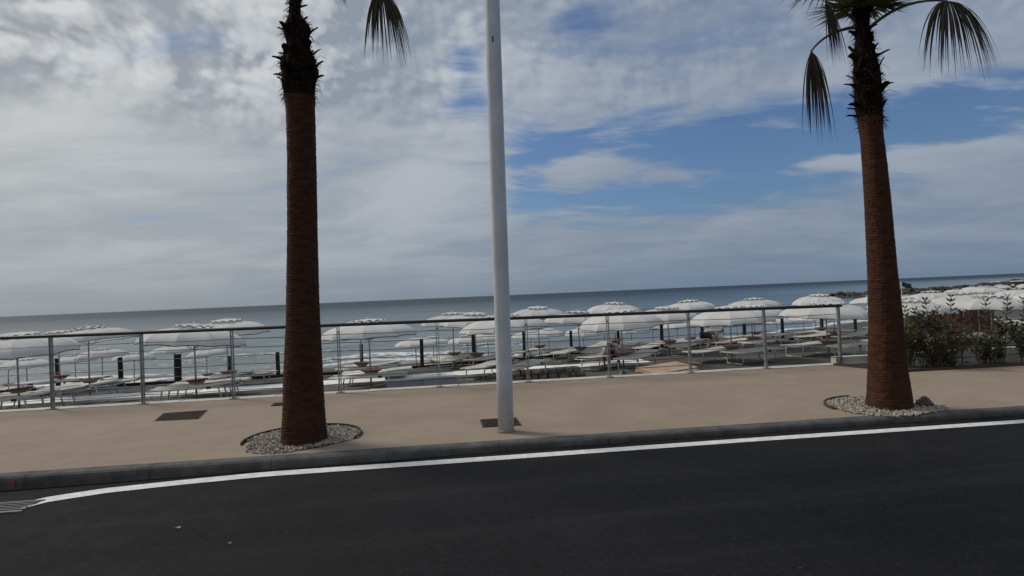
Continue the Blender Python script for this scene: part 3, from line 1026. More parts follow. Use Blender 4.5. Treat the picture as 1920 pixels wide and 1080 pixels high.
# ------------------------------------------------------------------ palms
def fan_leaf(name, parent, hub, fwd, up, n, length, spread, droop, material, seed, width=0.03, pet=None, fold=0.35, jit=.05):
    """costapalmate fan: n pleated segments leaving the hub"""
    rn = random.Random(seed)
    fwd = Vector(fwd).normalized(); up = Vector(up)
    side = fwd.cross(up).normalized(); up = side.cross(fwd).normalized()
    mb = MB()
    for i in range(n):
        a = -spread + 2 * spread * i / (n - 1) + rn.uniform(-jit, jit)
        L = length * (0.78 + 0.22 * math.cos(a * 0.6)) * rn.uniform(1.0 - .18 - jit, 1.06)
        d_ = (fwd * math.cos(a) + side * math.sin(a) + up * (rn.uniform(-.08, .08) - fold * abs(math.sin(a)) * 0.4)).normalized()
        wdir = d_.cross(up).normalized() if d_.cross(up).length > .05 else side
        K = 8
        p = Vector(hub)
        left_, mid_, right_ = [], [], []
        dr = droop * rn.uniform(.75, 1.25)
        for k in range(K + 1):
            t_ = k / K
            ww = width * (0.35 + 1.3 * t_) if t_ < .42 else width * 0.9 * max(0.06, (1 - t_) / .58)
            left_.append(p - wdir * ww * .5 + up * ww * .15); mid_.append(p - up * ww * .12); right_.append(p + wdir * ww * .5 + up * ww * .15)
            dd_ = (d_ + Vector((0, 0, -1)) * dr * (t_ ** 1.1) * 2.2 + Vector((rn.uniform(-.05, .05), rn.uniform(-.05, .05), 0))).normalized()
            p = p + dd_ * (L / K)
        vs = []
        for l_, m_, r_ in zip(left_, mid_, right_):
            vs += [l_, m_, r_]
        fs = []
        for k in range(K):
            b_ = 3 * k
            fs += [(b_, b_ + 1, b_ + 4, b_ + 3), (b_ + 1, b_ + 2, b_ + 5, b_ + 4)]
        mb.add(vs, fs)
    o = mb.build(name, material, parent)
    if pet is not None:
        m2 = MB(); rr = [0.022 - 0.012 * i / (len(pet) - 1) for i in range(len(pet))]
        m2.tube(pet, rr, 6); m2.build('petiole', M['petiole'], o, True)
    return o


def bez(a, b, c, n=9):
    a, b, c = Vector(a), Vector(b), Vector(c)
    return [a * (1 - t_) ** 2 + b * 2 * t_ * (1 - t_) + c * t_ * t_ for t_ in [i / n for i in range(n + 1)]]


def palm(base, line, fibre, label, seed, neck=.10):
    """line: (px, py, width px) bottom to top at the palm's own distance"""
    Y0 = base.y
    root = empty('fan_palm', (base.x, base.y, 0)); tag(root, label, 'palm tree', 'palms along the kerb')
    rn = random.Random(seed)
    pts = [(at_y(px, py, Y0), w_ * Y0 / F_PX / 2) for px, py, w_ in line]
    zz = np.array([p.z for p, r in pts]); zz[0] = -0.03
    xs_ = np.array([p.x for p, r in pts]) - base.x; rr_ = np.array([r for p, r in pts])

    def cen(z_): return float(np.interp(z_, zz, xs_))

    def radz(z_): return float(np.interp(z_, zz, rr_))
    # ringed trunk
    mb = MB()
    n = 72
    z_ = zz[0]
    rings = []
    k = 0
    while z_ < fibre[1]:
        pitch_ = 0.030 + 0.012 * mnoise.noise((seed, k * .37, 0))
        for j, (fz, fr) in enumerate(((0, 0.0), (0.55, 0.003), (0.9, 0.0055), (0.98, 0.001))):
            zc_ = z_ + pitch_ * fz
            ring_ = []
            for i in range(n):
                a_ = 2 * math.pi * i / n
                nz = mnoise.noise((math.cos(a_) * 1.4, math.sin(a_) * 1.4, zc_ * 1.3 + seed))
                n2_ = mnoise.noise((math.cos(a_) * 7, math.sin(a_) * 7, k * 3.1 + seed))
                n3_ = mnoise.noise((math.cos(a_) * 22, math.sin(a_) * 22, zc_ * 2.5))
                r_ = radz(zc_) * (1 + 0.025 * nz) + fr * (0.7 + 1.1 * n2_) + 0.004 * n3_
                ring_.append(Vector((cen(zc_) + r_ * math.cos(a_), r_ * math.sin(a_), zc_ + 0.016 * nz + 0.012 * n2_)))
            rings.append(ring_)
        z_ += pitch_; k += 1
    mb.loft(rings); mb.build('trunk', M['trunk'], root, True)
    # upper trunk wrapped in old fibre
    f0, f1 = fibre[0], zz[-1]
    mb = MB()
    rings = []
    for j in range(46):
        zc_ = f0 + (f1 - f0) * j / 45
        ring_ = []
        for i in range(48):
            a_ = 2 * math.pi * i / 48
            nz = mnoise.noise((math.cos(a_) * 3, math.sin(a_) * 3, zc_ * 7 + seed)) + .6 * mnoise.noise((math.cos(a_) * 9, math.sin(a_) * 9, zc_ * 16))
            r_ = radz(zc_) * (0.93 + 0.13 * nz) + (0.004 if j else -0.03)
            ring_.append(Vector((cen(zc_) + r_ * math.cos(a_), r_ * math.sin(a_), zc_)))
        rings.append(ring_)
    mb.loft(rings); mb.build('fibre_sheath', M['boot'], root, True)
    # old cut leaf bases
    bm_ = []
    for q_ in range(4):
        m3 = MB()
        r0 = random.Random(q_)
        pr = []
        L = 0.13 + 0.05 * q_ / 3
        for j in range(5):
            t_ = j / 4
            ww = 0.062 * (1 - 0.5 * t_) * r0.uniform(.8, 1.15)
            y_ = 0.045 * t_ ** 1.4 * (1 + q_ * .35); zc_ = L * t_
            pr.append([Vector((-ww, y_, zc_)), Vector((0, y_ - .012, zc_)), Vector((ww, y_, zc_)), Vector((0, y_ + .016, zc_))])
        m3.loft(pr)
        bm_.append(m3.mesh('leaf_base', M['boot']))
    for k in range(96):
        zc_ = f0 + 0.02 + (f1 - f0 - 0.06) * ((k + rn.random() * .8) / 96)
        a_ = k * 2.39996 + rn.uniform(-.2, .2)
        r_ = radz(zc_) * 0.92
        if radz(zc_) < neck and rn.random() < .85: continue
        flip = math.pi * .93 if k < 9 or rn.random() < .12 else 0
        o = link('leaf_base', bm_[k % 4], root, (cen(zc_) + r_ * math.cos(a_), r_ * math.sin(a_), zc_),
                 (flip + rn.uniform(-.45, .40), rn.uniform(-.6, .6), a_ - math.pi / 2), (rn.uniform(.5, 1.15), rn.uniform(.6, 1.6), rn.uniform(.22, .62)))
    # loose fibres
    mb = MB()
    for k in range(900):
        zc_ = rn.uniform(f0 + .02, f1); a_ = rn.uniform(0, 6.28); r_ = radz(zc_) * .97
        p = Vector((cen(zc_) + r_ * math.cos(a_), r_ * math.sin(a_), zc_))
        d_ = Vector((math.cos(a_), math.sin(a_), rn.uniform(-1.2, .9))).normalized()
        L = rn.uniform(.02, .075) * (2 if rn.random() < .05 else 1)
        e = p + d_ * L * .6; e2 = e + (d_ + Vector((0, 0, -1.1))).normalized() * L * .6
        mb.tube([p, e, e2], [.0035, .0025, .001], 3)
    o = mb.build('loose_fibres', M['fibre'], root); o['kind'] = 'stuff'
    top = Vector((cen(zz[-1]), 0, zz[-1]))
    return root, top, Y0, rn


def px_local(root, px, py, Y):
    return at_y(px, py, Y) - Vector(root.location)


# palm beside the lamp column
zA = at_y(565, 180, PALM_A.y).z
zA0 = at_y(563, 205, PALM_A.y).z
rootA, topA, YA, rn = palm(PALM_A, [(570, 829, 84), (569.5, 780, 76), (568.5, 700, 69), (568.5, 600, 60), (567.5, 450, 54), (566, 300, 51), (563.5, 205, 51), (561, 170, 59), (561, 135, 68), (560, 112, 64), (559, 90, 44), (558, 78, 42), (557, 58, 50), (556, 44, 44), (553, 31, 22), (552, 0, 19), (550, -60, 20), (548, -110, 30)], (at_y(563, 195, PALM_A.y).z, zA0 + .12),
                           'fan palm beside the lamp column, trunk ringed and reddish brown', 11, .135)
# palm by the oleander bed
rootB, topB, YB, rn2 = palm(PALM_B, [(1668, 766, 79), (1667, 735, 72), (1664, 690, 64), (1660.5, 600, 55.5), (1655, 520, 49), (1647, 400, 44), (1640, 310, 40), (1635, 260, 38), (1632, 235, 40), (1629, 190, 46), (1625, 140, 45), (1621, 100, 36), (1618, 70, 26), (1616, 45, 24), (1614, 15, 30), (1612, -30, 34)], (at_y(1634, 245, PALM_B.y).z, at_y(1634, 245, PALM_B.y).z + .14),
                            'fan palm beside the oleander bed, dead fronds hanging from its crown', 23)


def hang(root, Y, name, p0, p1, p2, n, length, spread, droop, seed, dyk=(0, 0, 0), material='frond_dead', width=.026, fwd=None, jit=.05):
    a, b_, c = (px_local(root, p_[0], p_[1], Y + k_) for p_, k_ in zip((p0, p1, p2), dyk))
    pet = bez(a, b_, c)
    f = (pet[-1] - pet[-3]).normalized() if fwd is None else Vector(fwd)
    return fan_leaf(name, root, c, f, Vector((0, -0.3, 1)) if abs(f.z) < .9 else Vector((0, -1, 0.1)), n, length, spread, droop, M[material], seed, width, pet, jit=jit)


# dead fronds that show in the picture
hang(rootB, YB, 'dead_frond', (1622, 60), (1690, -8), (1776, 2), 76, 1.10, 1.45, 2.3, 31, (0, -.1, -.15), fwd=(.05, -.35, -.30), width=.026, jit=.2)
hang(rootB, YB, 'dead_frond', (1612, 50), (1550, 55), (1521, 96), 50, 1.06, 0.50, 3.4, 32, (0, -.1, -.2), fwd=(.07, -.2, -.9), width=.020, jit=.12)
hang(rootB, YB, 'dead_frond', (1612, 45), (1570, 10), (1547, 2), 44, 0.78, 0.40, 1.6, 33, (0, -.1, -.25), fwd=(.26, -.2, -.9), width=.020, jit=.1)
hang(rootA, YA, 'dead_frond', (555, -60), (640, -130), (712, -18), 50, 0.86, 0.85, 2.2, 34, (0, -.1, -.2), fwd=(.30, -.3, -.7), width=.020, jit=.12)
hang(rootA, YA, 'dead_frond', (556, -50), (600, -110), (628, -38), 18, 0.32, .9, 1.3, 35, (0, .1, .25), fwd=(.5, .2, -.7))


def crown(root, top, seed, specs, material='frond_green'):
    rn = random.Random(seed)
    for (az_, el_, L, pl) in specs:
        d_ = Vector((math.cos(az_) * math.cos(el_), math.sin(az_) * math.cos(el_), math.sin(el_)))
        hub = top + d_ * pl + Vector((0, 0, -.06 * pl))
        pet = bez(top + Vector((d_.x, d_.y, 0)) * .03 + Vector((0, 0, -.12)), top + d_ * pl * .55 + Vector((0, 0, .06)), hub)
        f = (d_ + Vector((0, 0, -.12))).normalized()
        fan_leaf('frond', root, hub, f, Vector((0, 0, 1)) if el_ < 1.2 else Vector((-math.cos(az_), -math.sin(az_), 0.2)), 34, L, 1.55, .35 + .25 * rn.random(), M[material], rn.randint(0, 9999), .034, pet)


rn = random.Random(6)
crown(rootA, topA, 61, [(k * 2.4, R([62, 40, 22, 75, 50, 30][k % 6]), rn.uniform(.62, .8), rn.uniform(.5, .75)) for k in range(16)])
topB2 = topB + Vector((0, 0, -.06))
crown(rootB, topB2, 62, [(k * 2.4 + .5, R([60, 38, 28, 72, 48, 34][k % 6]), rn.uniform(.62, .8), rn.uniform(.45, .7)) for k in range(14)])
# short stiff green leaves that dip into the frame
for (az_, el_, L, pl, sp) in ((2.9, .10, .52, .10, 1.1), (0.2, .05, .50, .14, 1.1), (-1.3, .10, .46, .10, 1.4), (-1.75, -.15, .34, .14, 1.3), (-1.0, .35, .55, .1, 1.5), (-2.5, .25, .55, .1, 1.3), (-2.2, -.05, .40, .12, .9), (-.6, -.05, .42, .14, .9), (1.5, .15, .45, .12, 1.4)):
    d_ = Vector((math.cos(az_) * math.cos(el_), math.sin(az_) * math.cos(el_), math.sin(el_)))
    t0 = topB + Vector((0, 0, -.30))
    hub = t0 + d_ * pl
    fan_leaf('frond', rootB, hub, d_ + Vector((0, 0, .15)), Vector((0, 0, 1)), 26, L, sp, .12, M['frond_green'], int(az_ * 100) + 500, .030, [t0 + Vector((0, 0, -.05)), (t0 + hub) / 2, hub])

# ------------------------------------------------------------------ planting bed with oleanders
bp = [at_z(1563, 685, 0), at_z(1690, 698, 0), at_z(1920, 685.5, 0)]
far = along(s_of(bp[2]) + 14, n_of(bp[2]), 0)
backL, backR = along(s_of(bp[0]), pw + .02, 0), along(s_of(far), pw + .02, 0)
mb = MB()
front = [bp[0], bp[1], bp[2], far]
n = 4
pts = [Vector((p.x, p.y, .006)) for p in front] + [Vector((backL.x, backL.y, .006)) + NRM * -.05] + [Vector((backR.x, backR.y, .006)) + NRM * -.05]
mb.add(pts, [(0, 1, 2, 3, 5, 4)])
o = mb.build('planting_bed', M['soil']); tag(o, 'dark soil bed', None, None, 'structure')
mb = MB()
for a, b_ in zip(front[:-1], front[1:]):
    c = (a + b_) / 2; L = (b_ - a).length
    mb.box((c.x, c.y, .016), (L, .012, .05), math.atan2(b_.y - a.y, b_.x - a.x))
o = mb.build('bed_edging', M['steel_edge']); tag(o, 'thin rusty steel edging around the oleander bed', 'edging')
bk = empty('bed_wall', (0, 0, 0)); tag(bk, 'low pale concrete upstand behind the oleander bed', 'wall')
sa = s_of(bp[0]) + .1
while sa < s_of(far):
    c = along(sa + .75, pw - .03, .0)
    mb = MB(); mb.box((c.x, c.y, .055), (1.488, .15, .15), math.atan2(ROAD.y, ROAD.x)); mb.build('wall_block', M['coping'], bk)
    sa += 1.5


def shrub(px, py, hgt, wid, label, seed, nst, leaf='leaf', sprigs=(), sparse=1.0, leafn=26, lowstart=.12, red=0.0):
    base = at_z(px, py, 0.006)
    rn = random.Random(seed)
    root = empty('oleander_shrub', base); tag(root, label, 'shrub', 'shrubs in the planting bed')
    st = MB(); lf = MB(); lr = MB()

    def leafadd(mbx, p, d_, L, ww):
        d_ = d_.normalized()
        s_ = d_.cross(Vector((rn.gauss(0, 1), rn.gauss(0, 1), 1.5))).normalized()
        u_ = s_.cross(d_)
        mbx.add([p, p + d_ * L * .45 + s_ * ww * .5 - u_ * L * .02, p + d_ * L + u_ * -L * .08, p + d_ * L * .45 - s_ * ww * .5 - u_ * L * .02, p + d_ * L * .45 + u_ * L * .02],
                [(0, 1, 4), (1, 2, 4), (2, 3, 4), (3, 0, 4)])
    for k in range(nst):
        a_ = rn.uniform(0, 6.28); e_ = rn.random() ** .6
        tip = Vector((math.cos(a_) * wid / 2 * e_, math.sin(a_) * wid * .36 * e_, hgt * rn.uniform(.55, .93) * (1 - .25 * e_ * e_)))
        mid_ = Vector((tip.x * .55, tip.y * .45, tip.z * .5))
        b0 = Vector((tip.x * .35 + rn.uniform(-.12, .12) * wid, rn.uniform(-.06, .06), -.02))
        cur = bez(b0, mid_, tip, 9)
        st.tube(cur, [.011 - .0009 * i for i in range(len(cur))], 5)
        for j in range(int(leafn * sparse)):
            t_ = lowstart + (1 - lowstart) * rn.random() ** .8
            f_ = t_ * 9; i_ = min(int(f_), 8)
            p = cur[i_].lerp(cur[i_ + 1], f_ - i_)
            ax_ = (cur[i_ + 1] - cur[i_]).normalized()
            out = Vector((rn.gauss(0, 1), rn.gauss(0, 1), rn.gauss(0, .5))).normalized()
            leafadd(lr if rn.random() < red else lf, p, out + ax_ * rn.uniform(.3, 1.0), rn.uniform(.08, .15), rn.uniform(.026, .040))
    for (sx_, sy_) in sprigs:                     # shoots standing above the rest, whorls of leaves
        tp_ = at_y(sx_, sy_, base.y + rn.uniform(-.15, .15)) - base
        b0 = Vector((tp_.x * .4 + rn.uniform(-.08, .08), tp_.y * .3, .1))
        cur = bez(b0, Vector((tp_.x * .85, tp_.y * .7, tp_.z * .6)), tp_, 12)
        st.tube(cur, [.009 - .0005 * i for i in range(len(cur))], 5)
        for j in range(3, 13):
            p = cur[j]; ax_ = (cur[min(j + 1, 12)] - cur[j - 1]).normalized()
            for q_ in range(4):
                a_ = q_ * 1.571 + j * .8
                out = Vector((math.cos(a_), math.sin(a_), 0))
                leafadd(lf, p, out + ax_ * (.55 + .5 * (j / 12) ** 3), rn.uniform(.115, .150) * (1.05 - .35 * (j / 12) ** 4), .036)
    st.build('stems', M['bark_stem'], root)
    o = lf.build('foliage', M[leaf], root); o['kind'] = 'stuff'
    if lr.v:
        o = lr.build('tip_foliage', M['leaf_red'], root); o['kind'] = 'stuff'


shrub(1768, 687, 1.06, 1.45, 'large dark oleander shrub, densest in the bed, with tall leafy shoots', 71, 40, 'leaf_dark', [(1735, 563), (1783, 557), (1757, 580), (1715, 582)], 1.0, 33, .05, .22)
shrub(1700, 688, .90, .55, 'yellowing thin shrub next to the palm trunk', 72, 16, 'leaf_yellow', [(1697, 578)], .9, 24, .1)
shrub(1852, 681, .62, .70, 'low broken green shrub between the oleanders', 73, 20, 'leaf', [(1848, 566)], .8, 24, .1)
shrub(1880, 680, .85, .35, 'tall sparse oleander with a bare lower stem', 74, 5, 'leaf_dark', [(1889, 556), (1872, 600)], .6, 22, .55)
shrub(1935, 678, .95, .9, 'oleander shrub growing beyond the sparse tall one', 75, 26, 'leaf_dark', [(1918, 562), (1935, 548)], .8, 24, .15)
shrub(2060, 672, 1.0, 1.3, 'round oleander shrub at the far end of the bed', 76, 40, 'leaf_dark', [(2050, 555)], .9, 24, .15)

# ------------------------------------------------------------------ beach umbrellas
def umbrella_meshes():
    N = 10; Rr_ = 1.2; sub = 6
    prof = [(0.03, 0.0), (.2, -.006), (.4, -.026), (.6, -.070), (.75, -.125), (.86, -.195), (.94, -.272), (.985, -.350), (1.0, -.425)]
    def panel_pt(i, f_, r_, z_):
        a_, b_ = 2 * math.pi * i / N, 2 * math.pi * (i + 1) / N
        sag = 4 * f_ * (1 - f_)
        k_ = Rr_ * r_ * (1 - .018 * sag * r_ ** 3)
        return Vector((k_ * (math.cos(a_) * (1 - f_) + math.cos(b_) * f_), k_ * (math.sin(a_) * (1 - f_) + math.sin(b_) * f_), z_ - .016 * sag * r_ * (1 - r_) * 4 + .026 * sag * r_ ** 8))
    mb = MB()
    edge_ring = []
    for i in range(N):                            # each panel sewn flat between two ribs
        vs = [panel_pt(i, j / sub, r_, z_) for r_, z_ in prof for j in range(sub + 1)]
        mb.add(vs, [(k * (sub + 1) + j, k * (sub + 1) + j + 1, (k + 1) * (sub + 1) + j + 1, (k + 1) * (sub + 1) + j) for k in range(len(prof) - 1) for j in range(sub)])
        edge_ring += vs[-(sub + 1):-1]
    canopy = mb.mesh('canopy', M['cloth'], True)
    rings = [edge_ring]
    # hard rib creases
    hem = MB()
    last = rings[-1]; n = len(last)
    low = [Vector((v.x * 1.002, v.y * 1.002, v.z - .016)) for v in last]
    up2 = [Vector((v.x * 1.003, v.y * 1.003, v.z + .004)) for v in last]
    hem.add(up2 + low, [(i, (i + 1) % n, (i + 1) % n + n, i + n) for i in range(n)])
    hemm = hem.mesh('hem', M['trim'])
    cap = MB()
    nn = 120
    rings2 = []
    for r_, z_ in ((.02, .090), (.16, .082), (.30, .062), (.42, .026)):
        ring_ = []
        for i in range(nn):
            a_ = 2 * math.pi * i / nn
            wv_ = abs(math.sin(6 * a_)) * .052 * (r_ / .42) ** 5
            ring_.append(Vector((r_ * math.cos(a_), r_ * math.sin(a_), z_ + wv_ - .020 * (r_ / .42) ** 4)))
        rings2.append(ring_)
    cap.loft(rings2, False)
    capm = cap.mesh('vent_cap', M['cloth'], True)
    tr = MB()
    last = rings2[-1]
    tr.add([v for v in last] + [Vector((v.x * 1.012, v.y * 1.012, v.z - .020)) for v in last], [(i, (i + 1) % nn, (i + 1) % nn + nn, i + nn) for i in range(nn)])
    trm = tr.mesh('vent_trim', M['trim'])
    rb = MB()
    for i in range(N):
        a_ = 2 * math.pi * i / N
        pts = [Vector((Rr_ * r_ * .975 * math.cos(a_), Rr_ * r_ * .985 * math.sin(a_), z_ - .016)) for r_, z_ in prof]
        rb.tube(pts, .006, 4)
        rb.tube([Vector((.03 * math.cos(a_), .03 * math.sin(a_), -.52)), Vector((.6 * math.cos(a_), .6 * math.sin(a_), -.155))], .005, 4)
    rbm = rb.mesh('rib_frame', M['pole'])
    kn = MB(); kn.lathe([(.012, .14), (.024, .12), (.024, .09), (.012, .07)], 10); knm = kn.mesh('finial', M['cloth'], True)
    ty = MB(); ty.lathe([(.02, -.10), (.11, -.10), (.16, -.085), (.215, -.01), (.20, 0.0), (.02, -.02)], 20); tym = ty.mesh('tray', M['tray_bowl'], True)
    tm = MB(); tm.lathe([(.03, .018), (.20, .012), (.262, .022), (.262, -.012), (.21, -.016)], 20); tmm = tm.mesh('tray_rim', M['canopy_red'], True)
    return canopy, hemm, capm, trm, rbm, knm, tym, tmm


UM = umbrella_meshes()
POLE = {}


def umbrella(x, y, ztop, zbase, label, group, seed, tilt=None, tray=True, tray_h=.50, size=1.0):
    rn = random.Random(seed)
    root = empty('beach_umbrella', (x, y, zbase)); tag(root, label, 'umbrella', group)
    H_ = ztop - zbase - .12
    tx, ty_ = tilt if tilt is not None else (rn.uniform(-.05, .05), rn.uniform(-.055, .055))
    head = Matrix.Translation((0, 0, H_))
    rot = (tx, ty_, rn.uniform(0, 6.28))
    can = link('canopy', UM[0], root, (0, 0, H_), rot, (size * rn.uniform(.97, 1.03), size * rn.uniform(.97, 1.03), size * rn.uniform(.80, .98)))
    link('hem', UM[1], can); link('rib_frame', UM[4], can)
    cap = link('vent_cap', UM[2], root, (0, 0, H_), rot, (size,) * 3); link('vent_trim', UM[3], cap); link('finial', UM[5], cap)
    mb = MB()
    lx, ly = rn.uniform(-.06, .06), rn.uniform(-.05, .05)
    mb.tube([(lx, ly, -.10), (lx * .6, ly * .6, H_ * .45), (0, 0, H_ - .02)], [.024, .022, .018], 8)
    mb.build('pole', M['pole'], root, True)
    if tray:
        h = tray_h + rn.uniform(-.04, .05)
        k_ = 1 - h / H_
        tr = link('tray', UM[6], root, (lx * k_ + .02, ly * k_, h), (rn.uniform(-.07, .07), rn.uniform(-.07, .07), 0)); link('tray_rim', UM[7], tr)
    return root


UMB = []
rows_u = {
    'A': [(30, 621, 13.4), (363, 605, 14.2), (690, 596, 14.8), (943, 587, 15.6), (1162, 578, 16.6), (1368, 571, 16.8), (1547, 565, 17.1), (1703, 560, 17.7), (1857, 551, 17.6), (2030, 545, 18.2)],
    'B': [(165, 610, 16.6), (424, 596, 17.8), (676, 600, 18.6), (888, 584, 20.6), (1082, 581, 21.0), (1250, 573, 21.6), (1408, 570, 21.6), (1562, 564, 22.5), (1690, 555, 23.6), (1805, 546, 23.0), (1960, 540, 23.5)],
    'C': [(108, 618, 20.4), (848, 584, 22.6), (1008, 573, 24.6), (1152, 565, 25.2), (1290, 561, 26.0), (1413, 557, 26.6), (1535, 550, 27.4), (1640, 552, 30.5), (1745, 544, 29.6), (1852, 535, 31.0), (1918, 537, 26.5), (2040, 530, 31)],
}
def umb_label(row, px, pxs):
    o_, d_ = place_words(px, pxs)
    return f'{o_} {ROWN[row]} white umbrella {d_}'


seed = 100
for row, lst in rows_u.items():
    for i, (px, py, Yu) in enumerate(lst):
        Yu *= {'A': 1.05, 'B': 1.03, 'C': 1.0}[row]
        p = at_y(px, py, Yu)
        zb = float(upper_z(p.x, p.y)) if p.y < float(ledge_y(p.x)) - .3 else float(upper_z(p.x, p.y))
        if p.y > float(ledge_y(p.x)) - .5:
            zb = float(lower_z(p.x, p.y))
        tilt = None
        if (row, i) == ('A', 1): tilt = (.02, -.09)
        if (row, i) == ('B', 0): tilt = (.03, -.10)
        if (row, i) == ('A', 0): tilt = (.03, -.05)
        if (row, i) == ('B', 1): tilt = (.03, .03)
        if (row, i) == ('C', 9): tilt = (0, -.16)
        pxs_ = [q_[0] for q_ in lst]
        umbrella(p.x, p.y, p.z, zb, umb_label(row, px, pxs_), GRPU[row], seed, tilt, size={'A': 1.05, 'B': 1.03, 'C': 1.0}[row])
        UMB.append((row, i, p.x, p.y, zb, place_words(px, pxs_))); seed += 1
D_px = [47, 190, 325, 778, 875, 995, 1093, 1184, 1270, 1357, 1457, 1530, 1604]
E_px = [14, 138, 250, 386, 812, 913, 1028, 1133, 1224, 1303, 1381, 1508, 1575]
for row, pxs, dY, dtop in (('D', D_px, 3.4, 1.62), ('E', E_px, 6.8, 1.78)):
    for i, px in enumerate(pxs):
        Yg = 26.0
        for _ in range(14):
            p = at_y(px, 620, Yg); Yg = float(ledge_y(p.x)) + dY
        zb = float(lower_z(p.x, Yg))
        zt = CAM_H - dtop - .08 + (0.28 if row == 'D' and px < 330 and px > 100 else 0)
        p = at_y(px, 620, Yg)
        zt = max(zt, zb + 1.75)
        umbrella(p.x, Yg, zt, zb, umb_label(row, px, pxs), GRPU[row], seed, None, True, .62, .78)
        UMB.append((row, i, p.x, Yg, zb, place_words(px, pxs))); seed += 1
FAR = sorted((1868, 1893, 1908, 1935, 1960, 1820, 1795, 1875, 1930, 1700, 1760, 1990))
# umbrellas of the far beach beyond the breakwater
for k, (px, py, Yu) in enumerate(((1868, 526.5, 150), (1893, 527, 150), (1908, 531, 128), (1935, 522, 150), (1960, 523, 140), (1820, 536.5, 80), (1795, 541, 62), (1875, 533, 75), (1930, 530, 70), (1700, 552, 55), (1760, 549, 50), (1990, 525, 80))):
    p = at_y(px, py, Yu)
    zb = float(lower_z(p.x, Yu)) if Yu < 100 else -2.0
    zb = min(zb, p.z - 1.9)
    if Yu > 100: zb = p.z - 2.1
    umbrella(p.x, Yu, p.z, zb, f'{ORD[FAR.index(px)]} small far beach umbrella counted from the flagpole towards the brown hut', 'far beach umbrellas', seed, None, False); seed += 1

# ------------------------------------------------------------------ loungers
def lounger_proto(back):
    root = empty('sun_lounger', (0, 0, 0))
    L, W_, h = 1.88, .60, .34
    hx = .62                                     # hinge position of the backrest
    mb = MB()
    for s_ in (-1, 1):
        mb.tube([(-L / 2, s_ * W_ / 2, h), (L / 2, s_ * W_ / 2, h)], .020, 6)
    for x_ in (-L / 2, -.2, L / 2):
        mb.tube([(x_, -W_ / 2, h), (x_, W_ / 2, h)], .013, 6)
    mb.build('frame', M['frame'], root, True)
    for x_, sl in ((-L / 2 + .28, -.06), (L / 2 - .42, .08)):
        mb = MB()
        mb.tube([(x_, -W_ / 2, h), (x_ + sl * .5, -W_ / 2 + .01, h * .5), (x_ + sl, -W_ / 2 + .03, .015), (x_ + sl, W_ / 2 - .03, .015), (x_ + sl * .5, W_ / 2 - .01, h * .5), (x_, W_ / 2, h)], .019, 6)
        mb.build('leg_frame', M['frame'], root, True)
    for s_ in (-1, 1):
        mb = MB(); mb.box((L / 2 - hx, s_ * (W_ / 2 + .012), h), (.10, .028, .055)); mb.build('hinge', M['hinge'], root)
    mb = MB()
    nx = 10
    rings = []
    for i in range(nx + 1):
        x_ = -L / 2 + .02 + (L - hx - .02) * i / nx
        sg = -.028 * math.sin(math.pi * i / nx)
        rings.append([Vector((x_, y_, h + .020 + sg + z_)) for y_, z_ in ((-W_ / 2 - .006, -.016), (W_ / 2 + .006, -.016), (W_ / 2 + .006, .012), (0, .012 - .012), (-W_ / 2 - .006, .012))])
    mb.loft(rings); mb.build('seat_sling', M['sling'], root)
    mb = MB()
    rings = []
    for i in range(6):
        u = (hx - .02) * i / 5
        x_ = L / 2 - hx + u * math.cos(back); z0 = h + .024 + u * math.sin(back)
        rings.append([Vector((x_, y_, z0 + z_)) for y_, z_ in ((-W_ / 2 - .004, -.014), (W_ / 2 + .004, -.014), (W_ / 2 + .004, .014), (0, .004), (-W_ / 2 - .004, .014))])
    mb.loft(rings); bk_ = mb.build('backrest', M['sling'], root)
    if back > .05:
        mb = MB()
        for s_ in (-1, 1):
            u = hx * .7
            mb.tube([(L / 2 - hx + u * math.cos(back), s_ * W_ * .46, h + u * math.sin(back)), (L / 2 - .08, s_ * W_ * .46, h)], .009, 5)
        mb.build('backrest_stay', M['frame'], root)
    note_kids(root)
    return root


protos = [lounger_proto(0.0), lounger_proto(R(3)), lounger_proto(R(7))]
used = [False] * 3


def put_lounger(x, y, z, rz, kind, label, group):
    if not used[kind]:
        o = protos[kind]; used[kind] = True
    else:
        o = copy_tree(protos[kind])
    o.location = (x, y, z); o.rotation_euler = (random.uniform(-.012, .012), random.uniform(-.012, .012), rz)
    tag(o, label, 'sun lounger', group)
    return o


random.seed(17)
for (row, i, x_, y_, zb, words) in UMB:
    if row in 'DE' and i % 2 == 1 and row == 'E': continue
    view = math.atan2(y_, x_)
    for s_ in (-1, 1):
        # beds turned to the sun, fanned a little from one umbrella to the next
        base_a = R(9) if x_ < -2 else R(56) if x_ < 6 else R(24)
        rz = base_a + random.uniform(-.10, .10)
        dx_, dy_ = -math.sin(rz), math.cos(rz)
        sep_ = .66 + random.uniform(-.04, .08)
        X_, Y_ = x_ + dx_ * s_ * sep_ + random.uniform(-.15, .25), y_ + dy_ * s_ * sep_ + random.uniform(-.1, .2)
        if row in 'ABC':
            lim = float(ledge_y(X_)) - .75
            if row == 'C': Y_ = min(Y_, lim + .2)
            if Y_ > lim + .25: continue
            if Y_ < prom_y(X_) + .75: Y_ = prom_y(X_) + .75
            z_ = float(upper_z(X_, Y_))
        else:
            z_ = float(lower_z(X_, Y_))
        kind = random.choice((0, 0, 0, 0, 0, 1, 2))
        put_lounger(X_, Y_, z_ + .02, rz + (math.pi if random.random() < .25 else 0), kind,
                    f"{'seaward' if s_ > 0 else 'landward'} lounger under the {words[0]} {ROWN[row]} umbrella {words[1]}", GRPL[row])

